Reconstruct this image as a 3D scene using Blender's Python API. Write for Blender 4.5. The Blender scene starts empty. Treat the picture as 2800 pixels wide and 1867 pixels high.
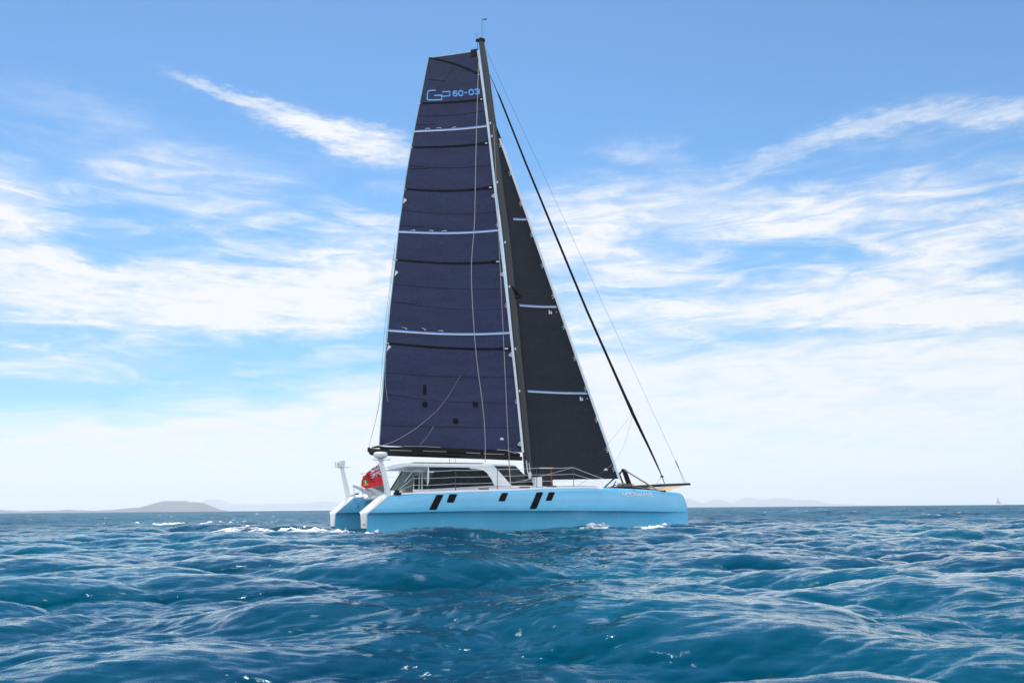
import bpy, bmesh, math, random
import numpy as np
from mathutils import Vector, Matrix
R = math.radians
C = bpy.context.scene
COL = C.collection

# ------------------------------------------------------------------ camera
CAM_H = 1.10
cam_d = bpy.data.cameras.new("camera")
cam = bpy.data.objects.new("camera", cam_d)
COL.objects.link(cam)
cam_d.sensor_width = 36.0
cam_d.lens = 30.86
cam_d.clip_start = 0.1
cam_d.clip_end = 60000
pitch = math.atan((1390 - 933.5) / 2400.0)
roll = R(-0.477)
fw = Vector((0, math.cos(pitch), math.sin(pitch)))
up0 = Vector((0, -math.sin(pitch), math.cos(pitch)))
rt = Vector((1, 0, 0)) * math.cos(roll) + up0 * math.sin(roll)
up = up0 * math.cos(roll) - Vector((1, 0, 0)) * math.sin(roll)
M = Matrix((rt, up, -fw)).transposed().to_4x4()
M.translation = Vector((0, 0, CAM_H))
cam.matrix_world = M
C.camera = cam

# ------------------------------------------------------------------ sun, view
SUN_EL, SUN_AZ = R(64), R(-12)           # azimuth measured clockwise from +Y
sd = bpy.data.lights.new("sun", 'SUN')
sd.energy = 4.2
sd.angle = R(0.53)
sd.color = (1.0, 0.955, 0.89)
sun = bpy.data.objects.new("sun", sd)
COL.objects.link(sun)
sv = Vector((math.sin(SUN_AZ) * math.cos(SUN_EL), math.cos(SUN_AZ) * math.cos(SUN_EL), math.sin(SUN_EL)))
sun.rotation_euler = sv.to_track_quat('Z', 'Y').to_euler()
sun.location = (0, 0, 60)
C.view_settings.view_transform = 'Standard'
C.view_settings.look = 'None'
C.view_settings.exposure = 0.3
C.view_settings.gamma = 1.0
C.cycles.max_bounces = 10
C.cycles.volume_bounces = 1
C.cycles.sample_clamp_direct = 30.0
C.cycles.transparent_max_bounces = 24

# ------------------------------------------------------------------ node helper
class NT:
    def __init__(s, tree):
        s.t = tree
    def n(s, kind, **kw):
        nd = s.t.nodes.new(kind)
        for k, v in kw.items():
            if k.startswith('i_'):
                key = k[2:]
                key = int(key) if key.isdigit() else key.replace('_', ' ')
                s.put(nd.inputs[key], v)
            else:
                setattr(nd, k, v)
        return nd
    def put(s, sock, v):
        if isinstance(v, bpy.types.NodeSocket):
            s.t.links.new(v, sock)
        else:
            sock.default_value = v
    def math(s, op, a, b=0.0, c=0.0, clamp=False):
        nd = s.t.nodes.new('ShaderNodeMath')
        nd.operation = op
        nd.use_clamp = clamp
        for k, v in enumerate((a, b, c)):
            s.put(nd.inputs[k], v)
        return nd.outputs[0]
    def vec(s, op, a, b=(0, 0, 0)):
        nd = s.t.nodes.new('ShaderNodeVectorMath')
        nd.operation = op
        s.put(nd.inputs[0], a)
        s.put(nd.inputs[1], b)
        return nd
    def rng(s, v, a, b, c=0.0, d=1.0, smooth=True):
        nd = s.t.nodes.new('ShaderNodeMapRange')
        nd.interpolation_type = 'SMOOTHSTEP' if smooth else 'LINEAR'
        for k, q in enumerate((v, a, b, c, d)):
            s.put(nd.inputs[k], q)
        return nd.outputs[0]
    def mix(s, f, a, b, blend='MIX'):
        nd = s.t.nodes.new('ShaderNodeMix')
        nd.data_type = 'RGBA'
        nd.blend_type = blend
        s.put(nd.inputs[0], f)
        s.put(nd.inputs[6], a)
        s.put(nd.inputs[7], b)
        return nd.outputs[2]
    def noise(s, vec, scale, detail=4.0, rough=0.55, dist=0.0, dim='3D'):
        nd = s.t.nodes.new('ShaderNodeTexNoise')
        nd.noise_dimensions = dim
        s.put(nd.inputs['Vector'], vec)
        s.put(nd.inputs['Scale'], scale)
        s.put(nd.inputs['Detail'], detail)
        s.put(nd.inputs['Roughness'], rough)
        s.put(nd.inputs['Distortion'], dist)
        return nd
    def mapping(s, vec, loc=(0, 0, 0), rot=(0, 0, 0), scale=(1, 1, 1), typ='POINT'):
        nd = s.t.nodes.new('ShaderNodeMapping')
        nd.vector_type = typ
        s.put(nd.inputs['Vector'], vec)
        s.put(nd.inputs['Location'], loc)
        s.put(nd.inputs['Rotation'], rot)
        s.put(nd.inputs['Scale'], scale)
        return nd.outputs[0]

# ------------------------------------------------------------------ world: sky and cirrus
W = bpy.data.worlds.new("World")
C.world = W
W.use_nodes = True
W.node_tree.nodes.clear()
w = NT(W.node_tree)
SKY_STR = 0.10
sky = w.n('ShaderNodeTexSky', sky_type='NISHITA', sun_disc=False, sun_elevation=SUN_EL, sun_rotation=SUN_AZ,
          altitude=0.0, air_density=1.0, dust_density=0.15, ozone_density=2.6)
tc = w.n('ShaderNodeTexCoord').outputs['Generated']
sep = w.n('ShaderNodeSeparateXYZ', i_0=tc)
az = w.math('MULTIPLY', w.math('ARCTAN2', sep.outputs[0], sep.outputs[1]), 57.29578)
el = w.math('MULTIPLY', w.math('ARCSINE', sep.outputs[2]), 57.29578)
ae = w.n('ShaderNodeCombineXYZ', i_0=az, i_1=el, i_2=0.0).outputs[0]
warp = w.noise(w.mapping(ae, scale=(0.16, 0.5, 1)), 1.0, 4.0, 0.6)
warp2 = w.noise(w.mapping(ae, loc=(7, 3, 0), rot=(0, 0, R(-14)), scale=(0.75, 2.6, 1)), 1.0, 5.0, 0.62)
wv = w.vec('MULTIPLY', w.vec('SUBTRACT', warp.outputs['Color'], (0.5, 0.5, 0.5)).outputs[0], (8.0, 2.3, 0)).outputs[0]
wv2 = w.vec('MULTIPLY', w.vec('SUBTRACT', warp2.outputs['Color'], (0.5, 0.5, 0.5)).outputs[0], (3.6, 1.5, 0)).outputs[0]
aw = w.vec('ADD', w.vec('ADD', ae, wv).outputs[0], wv2).outputs[0]
aw2 = w.vec('ADD', ae, wv2).outputs[0]
# each cloud: azimuth, elevation, half length, half thickness (degrees), tilt, weight, sharp
CLOUDS = [
    (-20.0, 25.5, 3.6, 0.55, -11, 0.7, 1), (-15.0, 24.4, 4.2, 1.0, -10, 1.05, 1), (-10.0, 23.2, 4.6, 1.4, -9, 1.35, 1),
    (-27.0, 23.0, 6.5, 1.5, -4, 0.34, 0), (-22.0, 20.4, 9.0, 2.3, 3, 0.48, 0), (-17.0, 18.2, 5.0, 1.3, 5, 0.35, 0),
    (-33.0, 17.3, 6.5, 2.4, -6, 0.75, 0), (-31.5, 14.6, 6.0, 1.7, -4, 0.55, 0),
    (-24.0, 12.6, 15.0, 2.5, 1, 1.05, 0), (-12.5, 13.6, 8.5, 2.9, 6, 0.95, 0), (-9.5, 16.8, 5.0, 2.1, 9, 0.55, 0),
    (-28.0, 8.6, 9.0, 1.1, 2, 0.45, 0),
    (18.0, 21.6, 4.5, 0.8, 13, 0.55, 1), (24.0, 22.6, 5.5, 0.95, 4, 0.75, 1), (31.0, 21.9, 5.5, 0.9, -8, 0.75, 1), (9.5, 22.4, 3.6, 1.1, -8, 0.5, 0),
    (10.0, 18.9, 10.5, 2.6, -4, 0.62, 0), (22.0, 18.0, 10.0, 1.9, 4, 0.62, 0), (28.5, 15.6, 7.0, 1.7, 8, 0.62, 0),
    (3.5, 17.0, 5.5, 3.4, 0, 0.6, 0), (9.0, 15.4, 6.0, 1.6, -8, 0.5, 0),
    (22.0, 12.2, 13.5, 2.3, -3, 1.05, 0), (7.0, 11.6, 7.0, 2.6, 0, 0.75, 0), (32.0, 10.6, 9.0, 1.6, 0, 0.8, 0),
]
total = None
for (ca, ce, ra, re, tilt, wt, sharp) in CLOUDS:
    m = w.mapping(aw2 if sharp else aw, loc=(ca, ce, 0), rot=(0, 0, R(tilt)), scale=(ra, re, 1), typ='TEXTURE')
    ln = w.vec('LENGTH', m).outputs['Value']
    v = w.rng(ln, 1.25, 0.1, 0.0, wt)
    total = v if total is None else w.math('ADD', total, v)
fb = w.noise(w.mapping(ae, loc=(3.1, 0, 0), rot=(0, 0, R(6)), scale=(0.17, 0.85, 1)), 1.0, 9.0, 0.62, 0.6).outputs['Fac']
fb2 = w.noise(w.mapping(ae, loc=(1.1, 5, 0), rot=(0, 0, R(-12)), scale=(0.55, 2.1, 1)), 1.0, 8.0, 0.66, 0.4).outputs['Fac']
grain = w.math('ADD', w.math('MULTIPLY', w.math('SUBTRACT', fb, 0.5), 1.1), w.math('MULTIPLY', w.math('SUBTRACT', fb2, 0.5), 1.1))
cl = w.math('MULTIPLY', total, w.math('ADD', 0.86, grain))
faint = w.math('MULTIPLY', w.rng(fb, 0.46, 0.72), w.rng(el, 26.0, 16.0, 0.0, 0.45))
veil = w.math('MULTIPLY', w.rng(w.math('ABSOLUTE', w.math('SUBTRACT', el, 14.5)), 9.0, 2.0, 0.0, 0.34), w.rng(fb, 0.3, 0.62))
cl = w.math('ADD', w.math('ADD', cl, faint), veil)
# low white sheet that covers the sky near the horizon, its upper edge lower on the left
edge = w.math('ADD', w.rng(az, -32.0, 8.0, 5.6, 10.6), w.math('MULTIPLY', w.math('SUBTRACT', fb, 0.5), 4.5))
sheet = w.rng(w.math('SUBTRACT', edge, el), -1.3, 1.9, 0.0, 0.97)
lowfade = w.rng(el, 0.0, 4.5, 0.88, 1.0)
sheet = w.math('MULTIPLY', sheet, w.rng(w.math('ADD', fb, w.math('MULTIPLY', fb2, 0.5)), 0.52, 0.86, 0.72, 1.0))
dens = w.math('MAXIMUM', w.rng(cl, -0.1, 1.35), w.math('MULTIPLY', sheet, lowfade), clamp=True)
dens = w.math('MULTIPLY', dens, 0.97)
# the rest of the sky, out of the picture, gets added bright broken cloud to lift the shaded sides
away = w.rng(w.math('ABSOLUTE', az), 55.0, 105.0)
layer = w.math('MULTIPLY', w.rng(w.noise(tc, 2.6, 7.0, 0.6).outputs['Fac'], 0.36, 0.56), w.rng(el, 78.0, 50.0))
back = w.math('MULTIPLY', away, layer)
skyg = w.n('ShaderNodeGamma', i_Color=w.mix(1.0, sky.outputs[0], (0.125, 0.125, 0.125, 1), 'MULTIPLY'), i_Gamma=1.45).outputs[0]
dim = w.rng(el, 5.0, 20.0, 0.70, 1.0)
skyc = w.mix(1.0, w.mix(1.0, skyg, (8.6, 11.9, 11.1, 1), 'MULTIPLY'), w.n('ShaderNodeCombineColor', i_0=dim, i_1=dim, i_2=dim).outputs[0], 'MULTIPLY')
K = 1.0 / SKY_STR
colr = w.mix(back, w.mix(dens, skyc, (0.765 * K, 0.775 * K, 0.785 * K, 1)), (1.45 * K, 1.5 * K, 1.58 * K, 1))
bg = w.n('ShaderNodeBackground', i_Color=colr, i_Strength=SKY_STR)
out = w.n('ShaderNodeOutputWorld', i_Surface=bg.outputs[0])

# ------------------------------------------------------------------ materials
def new_mat(name):
    m = bpy.data.materials.new(name)
    m.use_nodes = True
    m.node_tree.nodes.clear()
    return m, NT(m.node_tree)
def paint(name, col, rough=0.4, var=0.06, scale=3.0, metal=0.0, coat=0.0, bump=0.0, bscale=40.0, spec=0.5):
    m, t = new_mat(name)
    oc = t.n('ShaderNodeTexCoord').outputs['Object']
    nz = t.noise(oc, scale, 5.0, 0.6).outputs['Fac']
    k = t.rng(nz, 0.3, 0.7, 1.0 - var, 1.0 + var)
    c = t.mix(1.0, (*col, 1), t.n('ShaderNodeCombineColor', i_0=k, i_1=k, i_2=k).outputs[0], 'MULTIPLY')
    b = t.n('ShaderNodeBsdfPrincipled', i_Base_Color=c, i_Roughness=t.rng(nz, 0.2, 0.8, rough * 0.85, min(1, rough * 1.15)), i_Metallic=metal)
    b.inputs['Coat Weight'].default_value = coat
    b.inputs['Coat Roughness'].default_value = 0.06
    b.inputs['Specular IOR Level'].default_value = spec
    if bump:
        bz = t.noise(oc, bscale, 3.0, 0.6).outputs['Fac']
        t.put(b.inputs['Normal'], t.n('ShaderNodeBump', i_Strength=bump, i_Distance=0.02, i_Height=bz).outputs[0])
    t.n('ShaderNodeOutputMaterial', i_Surface=b.outputs[0])
    return m
def cloth(name, col, trans, grain=0.35, sheen=0.0, rough=0.6):
    m, t = new_mat(name)
    oc = t.n('ShaderNodeTexCoord').outputs['Object']
    a = t.noise(oc, 9.0, 6.0, 0.75).outputs['Fac']
    b2 = t.noise(t.mapping(oc, scale=(1, 1, 6)), 0.35, 4.0, 0.55).outputs['Fac']
    k = t.math('MULTIPLY', t.rng(a, 0.3, 0.7, 1 - grain * 0.7, 1 + grain * 0.7), t.rng(b2, 0.3, 0.7, 0.88, 1.12))
    kc = t.n('ShaderNodeCombineColor', i_0=k, i_1=k, i_2=k).outputs[0]
    hv = t.rng(t.noise(oc, 0.55, 3.0, 0.6).outputs['Fac'], 0.35, 0.65)
    c = t.mix(1.0, t.mix(hv, (*col, 1), (*[q * w_ for q, w_ in zip(col, (1.22, 0.88, 1.0))], 1)), kc, 'MULTIPLY')
    c2 = t.mix(1.0, (*trans, 1), kc, 'MULTIPLY')
    p = t.n('ShaderNodeBsdfPrincipled', i_Base_Color=c, i_Roughness=rough)
    p.inputs['Specular IOR Level'].default_value = 0.25
    bz = t.noise(t.mapping(oc, scale=(1, 1, 2.2)), 1.1, 5.0, 0.6).outputs['Fac']
    bm = t.n('ShaderNodeBump', i_Strength=0.25, i_Distance=0.08, i_Height=bz).outputs[0]
    t.put(p.inputs['Normal'], bm)
    tr = t.n('ShaderNodeBsdfTranslucent', i_Color=c2, i_Normal=bm)
    ad = t.n('ShaderNodeAddShader', i_0=p.outputs[0], i_1=tr.outputs[0])
    t.n('ShaderNodeOutputMaterial', i_Surface=ad.outputs[0])
    return m
def glass(name, tint, opac, rough=0.03):
    m, t = new_mat(name)
    oc = t.n('ShaderNodeTexCoord').outputs['Object']
    nz = t.noise(oc, 2.0, 3.0).outputs['Fac']
    d = t.n('ShaderNodeBsdfPrincipled', i_Base_Color=(*tint, 1), i_Roughness=t.rng(nz, 0.3, 0.7, rough, rough * 2))
    d.inputs['Specular IOR Level'].default_value = 0.22
    tr = t.n('ShaderNodeBsdfTransparent', i_Color=(0.62, 0.68, 0.68, 1))
    mx = t.n('ShaderNodeMixShader', i_0=opac, i_1=tr.outputs[0], i_2=d.outputs[0])
    t.n('ShaderNodeOutputMaterial', i_Surface=mx.outputs[0])
    return m

MT = dict(
    hull=paint('blue_gelcoat', (0.110, 0.50, 0.78), 0.25, 0.06, 0.6, coat=1.0, bump=0.01, bscale=1.5),
    white=paint('white_gelcoat', (0.80, 0.81, 0.82), 0.3, 0.03, 1.5, coat=0.2),
    offwhite=paint('off_white_paint', (0.70, 0.71, 0.73), 0.4, 0.04, 2.0),
    carbon=paint('dark_carbon', (0.010, 0.012, 0.014), 0.4, 0.15, 6.0, spec=0.3),
    black=paint('matt_black', (0.003, 0.003, 0.004), 0.55, 0.2, 5.0, spec=0.2),
    blackgloss=paint('black_glass', (0.002, 0.003, 0.006), 0.08, 0.1, 2.0, spec=0.12),
    mastg=paint('grey_mast_paint', (0.007, 0.011, 0.014), 0.4, 0.15, 3.0, coat=0.15),
    steel=paint('stainless_steel', (0.72, 0.73, 0.74), 0.35, 0.06, 8.0, metal=0.2),
    wire=paint('rigging_wire', (0.40, 0.39, 0.38), 0.5, 0.1, 8.0),
    darkwire=paint('dark_rigging', (0.06, 0.06, 0.065), 0.5, 0.1, 8.0),
    rope=paint('pale_rope', (0.62, 0.58, 0.50), 0.8, 0.2, 30.0),
    tanrope=paint('tan_rope', (0.20, 0.165, 0.125), 0.85, 0.25, 25.0),
    brown=paint('brown_teak', (0.16, 0.085, 0.045), 0.6, 0.25, 9.0),
    tape=paint('white_sailcloth', (0.72, 0.75, 0.80), 0.55, 0.06, 4.0),
    bluetape=paint('blue_sail_tape', (0.16, 0.30, 0.70), 0.55, 0.06, 4.0),
    number=paint('blue_sail_number', (0.13, 0.42, 0.88), 0.5, 0.08, 4.0),
    dkpatch=paint('black_sail_patch', (0.003, 0.0035, 0.006), 0.7, 0.15, 5.0, spec=0.15),
    cyanedge=paint('pale_leech_tape', (0.34, 0.58, 0.62), 0.5, 0.1, 4.0),
    red=paint('red_plastic', (0.55, 0.03, 0.02), 0.4, 0.1, 4.0),
    flagred=paint('red_bunting', (0.62, 0.022, 0.035), 0.7, 0.15, 8.0),
    flagblue=paint('navy_bunting', (0.012, 0.02, 0.14), 0.7, 0.1, 8.0),
    flagwhite=paint('white_bunting', (0.78, 0.78, 0.80), 0.7, 0.06, 8.0),
    flaggreen=paint('green_bunting', (0.03, 0.28, 0.06), 0.7, 0.1, 8.0),
    flagyellow=paint('yellow_bunting', (0.80, 0.48, 0.02), 0.7, 0.1, 8.0),
    whitesail=cloth('white_far_sailcloth', (0.5, 0.5, 0.52), (0.22, 0.20, 0.20)),
    main=cloth('navy_sailcloth', (0.014, 0.020, 0.050), (0.007, 0.010, 0.027)),
    jib=cloth('charcoal_sailcloth', (0.013, 0.018, 0.024), (0.002, 0.0025, 0.004)),
    seam=paint('sail_seam_tape', (0.006, 0.008, 0.020), 0.7, 0.1, 4.0, spec=0.2),
    jseam=paint('jib_seam_tape', (0.022, 0.027, 0.034), 0.7, 0.1, 4.0, spec=0.2),
    net=cloth('cream_netting', (0.34, 0.30, 0.17), (0.44, 0.40, 0.20), 0.25),
    window=glass('tinted_window', (0.006, 0.010, 0.016), 0.62),
    clear=glass('smoked_screen', (0.10, 0.14, 0.14), 0.55),
    inside=paint('cabin_lining', (0.30, 0.28, 0.26), 0.6, 0.1, 3.0),
)

# ------------------------------------------------------------------ mesh builder
def link(o, parent=None):
    COL.objects.link(o)
    if parent is not None:
        o.parent = parent
    return o
class MB:
    def __init__(s):
        s.v, s.f, s.m = [], [], []
    def add(s, vs, fs, mi=0):
        o = len(s.v)
        s.v += [tuple(p) for p in vs]
        s.f += [tuple(i + o for i in f) for f in fs]
        s.m += [mi] * len(fs)
    def box(s, c, d, rot=None, mi=0):
        hx, hy, hz = d[0] / 2, d[1] / 2, d[2] / 2
        vs = [Vector((x, y, z)) for x in (-hx, hx) for y in (-hy, hy) for z in (-hz, hz)]
        if rot is not None:
            vs = [rot @ q for q in vs]
        vs = [q + Vector(c) for q in vs]
        s.add(vs, [(0, 1, 3, 2), (4, 6, 7, 5), (0, 4, 5, 1), (2, 3, 7, 6), (0, 2, 6, 4), (1, 5, 7, 3)], mi)
    def tube(s, pts, r, n=8, mi=0, squash=None, caps=True):
        pts = [Vector(p) for p in pts]
        rs = r if isinstance(r, (list, tuple)) else [r] * len(pts)
        rings = []
        for i, p in enumerate(pts):
            d = (pts[min(i + 1, len(pts) - 1)] - pts[max(i - 1, 0)]).normalized()
            ref = Vector((0, 1, 0)) if abs(d.y) < 0.9 else Vector((1, 0, 0))
            a = (ref - d * ref.dot(d)).normalized()
            b = d.cross(a)
            ky, kx = (squash or (1, 1))
            rings.append([p + a * math.cos(2 * math.pi * k / n) * rs[i] * ky + b * math.sin(2 * math.pi * k / n) * rs[i] * kx for k in range(n)])
        vs = [q for rg in rings for q in rg]
        fs = []
        for i in range(len(pts) - 1):
            for k in range(n):
                fs.append((i * n + k, i * n + (k + 1) % n, (i + 1) * n + (k + 1) % n, (i + 1) * n + k))
        if caps:
            fs.append(tuple(range(n - 1, -1, -1)))
            fs.append(tuple((len(pts) - 1) * n + k for k in range(n)))
        s.add(vs, fs, mi)
    def grid(s, rows, mi=0, close=False):
        n = len(rows[0])
        fs = []
        for i in range(len(rows) - 1):
            for k in range(n if close else n - 1):
                fs.append((i * n + k, i * n + (k + 1) % n, (i + 1) * n + (k + 1) % n, (i + 1) * n + k))
        s.add([q for r_ in rows for q in r_], fs, mi)
    def prism(s, poly, v0, v1, mi=0):
        """poly of (u, z) pushed from v0 to v1 (numbers or functions of u)"""
        f0 = v0 if callable(v0) else (lambda u: v0)
        f1 = v1 if callable(v1) else (lambda u: v1)
        n = len(poly)
        vs = [(u, f0(u), z) for u, z in poly] + [(u, f1(u), z) for u, z in poly]
        fs = [tuple(range(n)), tuple(range(2 * n - 1, n - 1, -1))]
        fs += [(k, (k + 1) % n, n + (k + 1) % n, n + k) for k in range(n)]
        s.add(vs, fs, mi)
    def lathe(s, c, prof, n=24, mi=0):
        rows = [[(c[0] + r * math.cos(2 * math.pi * k / n), c[1] + r * math.sin(2 * math.pi * k / n), c[2] + z) for k in range(n)] for r, z in prof]
        s.grid(rows, mi, True)
        o = len(s.v) - n
        s.f.append(tuple(o + k for k in range(n)))
        s.m.append(mi)
    def ribbon(s, pts, wd, fn, mi=0, step=0.25):
        """flat stroke along 2-D points (in metres), each corner mitred square; fn maps (x, y) to 3-D"""
        for (p, q) in zip(pts[:-1], pts[1:]):
            p, q = Vector((p[0], p[1])), Vector((q[0], q[1]))
            d = (q - p)
            L = d.length
            if L < 1e-6:
                continue
            d /= L
            nn = Vector((-d.y, d.x)) * wd / 2
            p2, q2 = p - d * wd * 0.45, q + d * wd * 0.45
            k = max(1, int(L / step))
            rows = [[fn(*(p2.lerp(q2, i / k) - nn)), fn(*(p2.lerp(q2, i / k) + nn))] for i in range(k + 1)]
            s.grid(rows, mi)
    def build_each(s, name, mats, parent=None, smooth=True, ang=35, bevel=0.0):
        """one object per connected piece"""
        root = list(range(len(s.v)))
        def find(i):
            while root[i] != i:
                root[i] = root[root[i]]
                i = root[i]
            return i
        for f in s.f:
            for k in f[1:]:
                root[find(k)] = find(f[0])
        sets = {}
        for f, mi in zip(s.f, s.m):
            sets.setdefault(find(f[0]), []).append((f, mi))
        res = []
        for fl in sets.values():
            q = MB()
            mp = {}
            for f, mi in fl:
                q.f.append(tuple(mp.setdefault(i, len(mp)) for i in f))
                q.m.append(mi)
            q.v = [s.v[i] for i in mp]
            res.append(q.build(name, mats, parent, smooth, ang, bevel))
        return res
    def build(s, name, mats, parent=None, smooth=True, ang=35, bevel=0.0):
        me = bpy.data.meshes.new(name)
        me.from_pydata(s.v, [], s.f)
        mats = mats if isinstance(mats, (list, tuple)) else [mats]
        for q in mats:
            me.materials.append(q)
        me.polygons.foreach_set('material_index', s.m)
        bm = bmesh.new()
        bm.from_mesh(me)
        bmesh.ops.recalc_face_normals(bm, faces=bm.faces)
        bm.to_mesh(me)
        bm.free()
        if smooth:
            me.polygons.foreach_set('use_smooth', [True] * len(me.polygons))
            me.set_sharp_from_angle(angle=R(ang))
        o = bpy.data.objects.new(name, me)
        link(o, parent)
        if bevel:
            md = o.modifiers.new('bevel', 'BEVEL')
            md.width = bevel
            md.segments = 2
            md.limit_method = 'ANGLE'
        return o
def tag(o, label=None, cat=None, group=None, kind=None):
    if label: o['label'] = label
    if cat: o['category'] = cat
    if group: o['group'] = group
    if kind: o['kind'] = kind
    return o
def interp(x, xs, ys):
    return float(np.interp(x, xs, ys))
def bez(pts, n=24):
    """Catmull-Rom through points"""
    P = [Vector(p) for p in pts]
    P = [P[0] * 2 - P[1]] + P + [P[-1] * 2 - P[-2]]
    res = []
    seg = len(P) - 3
    for i in range(seg):
        for k in range(n // seg + 1):
            t = k / (n // seg + 1)
            a, b, c, d = P[i:i + 4]
            res.append(0.5 * ((2 * b) + (c - a) * t + (2 * a - 5 * b + 4 * c - d) * t * t + (3 * b - a - 3 * c + d) * t ** 3))
    res.append(P[-2])
    return res

# ------------------------------------------------------------------ sea
BOAT_O = Vector((-8.38, 45.30, 0.0))
BOAT_TH = R(24.0)
def to_boat(x, y):
    c, n = math.cos(BOAT_TH), math.sin(BOAT_TH)
    dx, dy = x - BOAT_O.x, y - BOAT_O.y
    return dx * c + dy * n, -dx * n + dy * c

def wave_band(L, N, lmax, lmin, seed, wind, alpha, kp, spread):
    rs = np.random.RandomState(seed)
    k1 = np.fft.fftfreq(N, 1.0 / N) * 2 * np.pi / L
    kx, ky = np.meshgrid(k1, k1, indexing='ij')
    k = np.hypot(kx, ky)
    k[0, 0] = 1
    lo, hi = 2 * np.pi / lmax, 2 * np.pi / lmin
    th = np.arctan2(kx, ky) - wind
    D = np.clip(np.cos(th), 0, 1) ** spread + 0.03
    S = alpha / 2 * k ** -4.0 * np.exp(-1.25 * (kp / k) ** 2) * D / 1.7
    S *= (k >= lo) * (k < hi)
    dk = 2 * np.pi / L
    amp = np.sqrt(S) * dk * N * N * (rs.randn(N, N) + 1j * rs.randn(N, N)) * 0.9
    h = np.fft.ifft2(amp).real
    dx = np.fft.ifft2(-1j * kx / k * amp).real
    dy = np.fft.ifft2(-1j * ky / k * amp).real
    jx = np.fft.ifft2(kx * kx / k * amp).real
    jy = np.fft.ifft2(ky * ky / k * amp).real
    jxy = np.fft.ifft2(kx * ky / k * amp).real
    return (L, N, [a.astype(np.float32) for a in (h, dx, dy, jx, jy, jxy)])
def sample(band, x, y, rot):
    L, N, F = band
    c, s_ = math.cos(rot), math.sin(rot)
    u = (x * c - y * s_) / L * N
    v = (x * s_ + y * c) / L * N
    iu, iv = np.floor(u).astype(np.int64), np.floor(v).astype(np.int64)
    fu, fv = (u - iu).astype(np.float32), (v - iv).astype(np.float32)
    iu0, iv0, iu1, iv1 = iu % N, iv % N, (iu + 1) % N, (iv + 1) % N
    res = [A[iu0, iv0] * (1 - fu) * (1 - fv) + A[iu1, iv0] * fu * (1 - fv) + A[iu0, iv1] * (1 - fu) * fv + A[iu1, iv1] * fu * fv for A in F]
    h, dx, dy, jx, jy, jxy = res
    return h, dx * c + dy * s_, -dx * s_ + dy * c, jx + jy
def sstep(x, a, b):
    t = np.clip((x - a) / (b - a), 0, 1)
    return t * t * (3 - 2 * t)

azs = np.radians(np.concatenate([np.linspace(-43, 43, 1500), np.linspace(46, 314, 90)]))
rows = [0.35]
while rows[-1] < 19200:
    r_ = rows[-1]
    rows.append(r_ * (1.03 if r_ < 2.2 else 1.0045 if r_ < 60 else 1.0065 if r_ < 260 else 1.02 if r_ < 3000 else 1.06))
rad = np.array(rows)
na, nr = len(azs), len(rad)
GR, GA = np.meshgrid(rad, azs, indexing='ij')
X0 = (GR * np.sin(GA)).ravel()
Y0 = (GR * np.cos(GA)).ravel()
Rr = GR.ravel()
WIND = R(168)                             # the waves run towards the camera, a little to its right
KP = 2 * np.pi / 13.0
bands = [
    (wave_band(191.0, 1024, 191, 5.0, 11, WIND, 0.0150, KP, 4.0), 0.0, 500, 3500, 1.6),
    (wave_band(43.0, 1024, 5.0, 0.9, 23, WIND, 0.0900, KP, 4.5), 0.22, 180, 700, 1.75),
    (wave_band(9.7, 1024, 0.9, 0.10, 37, WIND, 0.0560, KP, 5.0), -0.15, 26, 100, 1.35),
]
H = np.zeros_like(X0); DX = np.zeros_like(X0); DY = np.zeros_like(X0); JJ = np.zeros_like(X0)
lod = []
for bd, rot, f0, f1, chop in bands:
    wgt = 1 - sstep(Rr, f0, f1)
    h, dx, dy, jj = sample(bd, X0, Y0, rot)
    H += h * wgt; DX += dx * wgt * chop; DY += dy * wgt * chop; JJ += jj * wgt * chop
    lod.append(1 - wgt)
H *= 1.0
# calm the water just under the camera and round the hulls so the sea neither swamps the lens nor the boat
calm = 0.35 + 0.65 * sstep(Rr, 0.8, 3.2)
print('SEA std', H.reshape(nr, na)[:, 200:1100].std(), 'J std', JJ[(Rr > 5) & (Rr < 40)].std(), JJ[(Rr > 5) & (Rr < 40)].max())
H *= calm
XB, YB = to_boat(X0, Y0)
FX, FY = X0 + DX, Y0 + DY
foam = np.zeros_like(X0)
def bC_wl(u):
    return 0.5 if u < 11 else 0.5 * max(0.05, 1 - ((u - 11) / 7.4) ** 2)
def spot(cx, cy, rx, ry, k, boat=True, rot=0.0):
    px, py = (XB - cx, YB - cy) if boat else (X0 - cx, Y0 - cy)
    c, s_ = math.cos(rot), math.sin(rot)
    qx, qy = px * c + py * s_, -px * s_ + py * c
    d = np.sqrt((qx / rx) ** 2 + (qy / ry) ** 2)
    return k * (1 - sstep(d, 0.35, 1.0))
SPOTS = [  # along the hulls (boat metres) : u, v, half length, half width, strength
    (11.8, -4.45, 1.0, 0.45, 1.0), (14.6, -4.2, 1.2, 0.4, 0.8), (13.4, -6.3, 2.4, 0.8, 1.0), (12.6, -7.2, 0.8, 0.5, 0.65),
    (6.0, -4.45, 0.8, 0.3, 0.75), (0.3, -4.9, 0.7, 0.4, 0.65), (-1.2, -3.0, 1.4, 1.3, 0.8), (-1.6, 3.0, 2.4, 1.4, 1.2), (-4.4, 3.2, 3.4, 1.5, 0.9),
    (17.6, -3.7, 0.7, 0.3, 0.5), (3.0, -8.5, 0.6, 0.4, 0.55), (5.0, -9.5, 0.9, 0.35, 0.5),
]
for sp in SPOTS:
    foam = np.maximum(foam, spot(*sp))
for q in range(14):
    SPOTS_U = 2.0 + q * 1.15
    foam = np.maximum(foam, spot(SPOTS_U, -3.3 - bC_wl(SPOTS_U) - 0.35, 0.55 + 0.2 * math.sin(q * 2.1), 0.16, 0.48 + 0.12 * math.sin(q * 3.7)))
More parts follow.
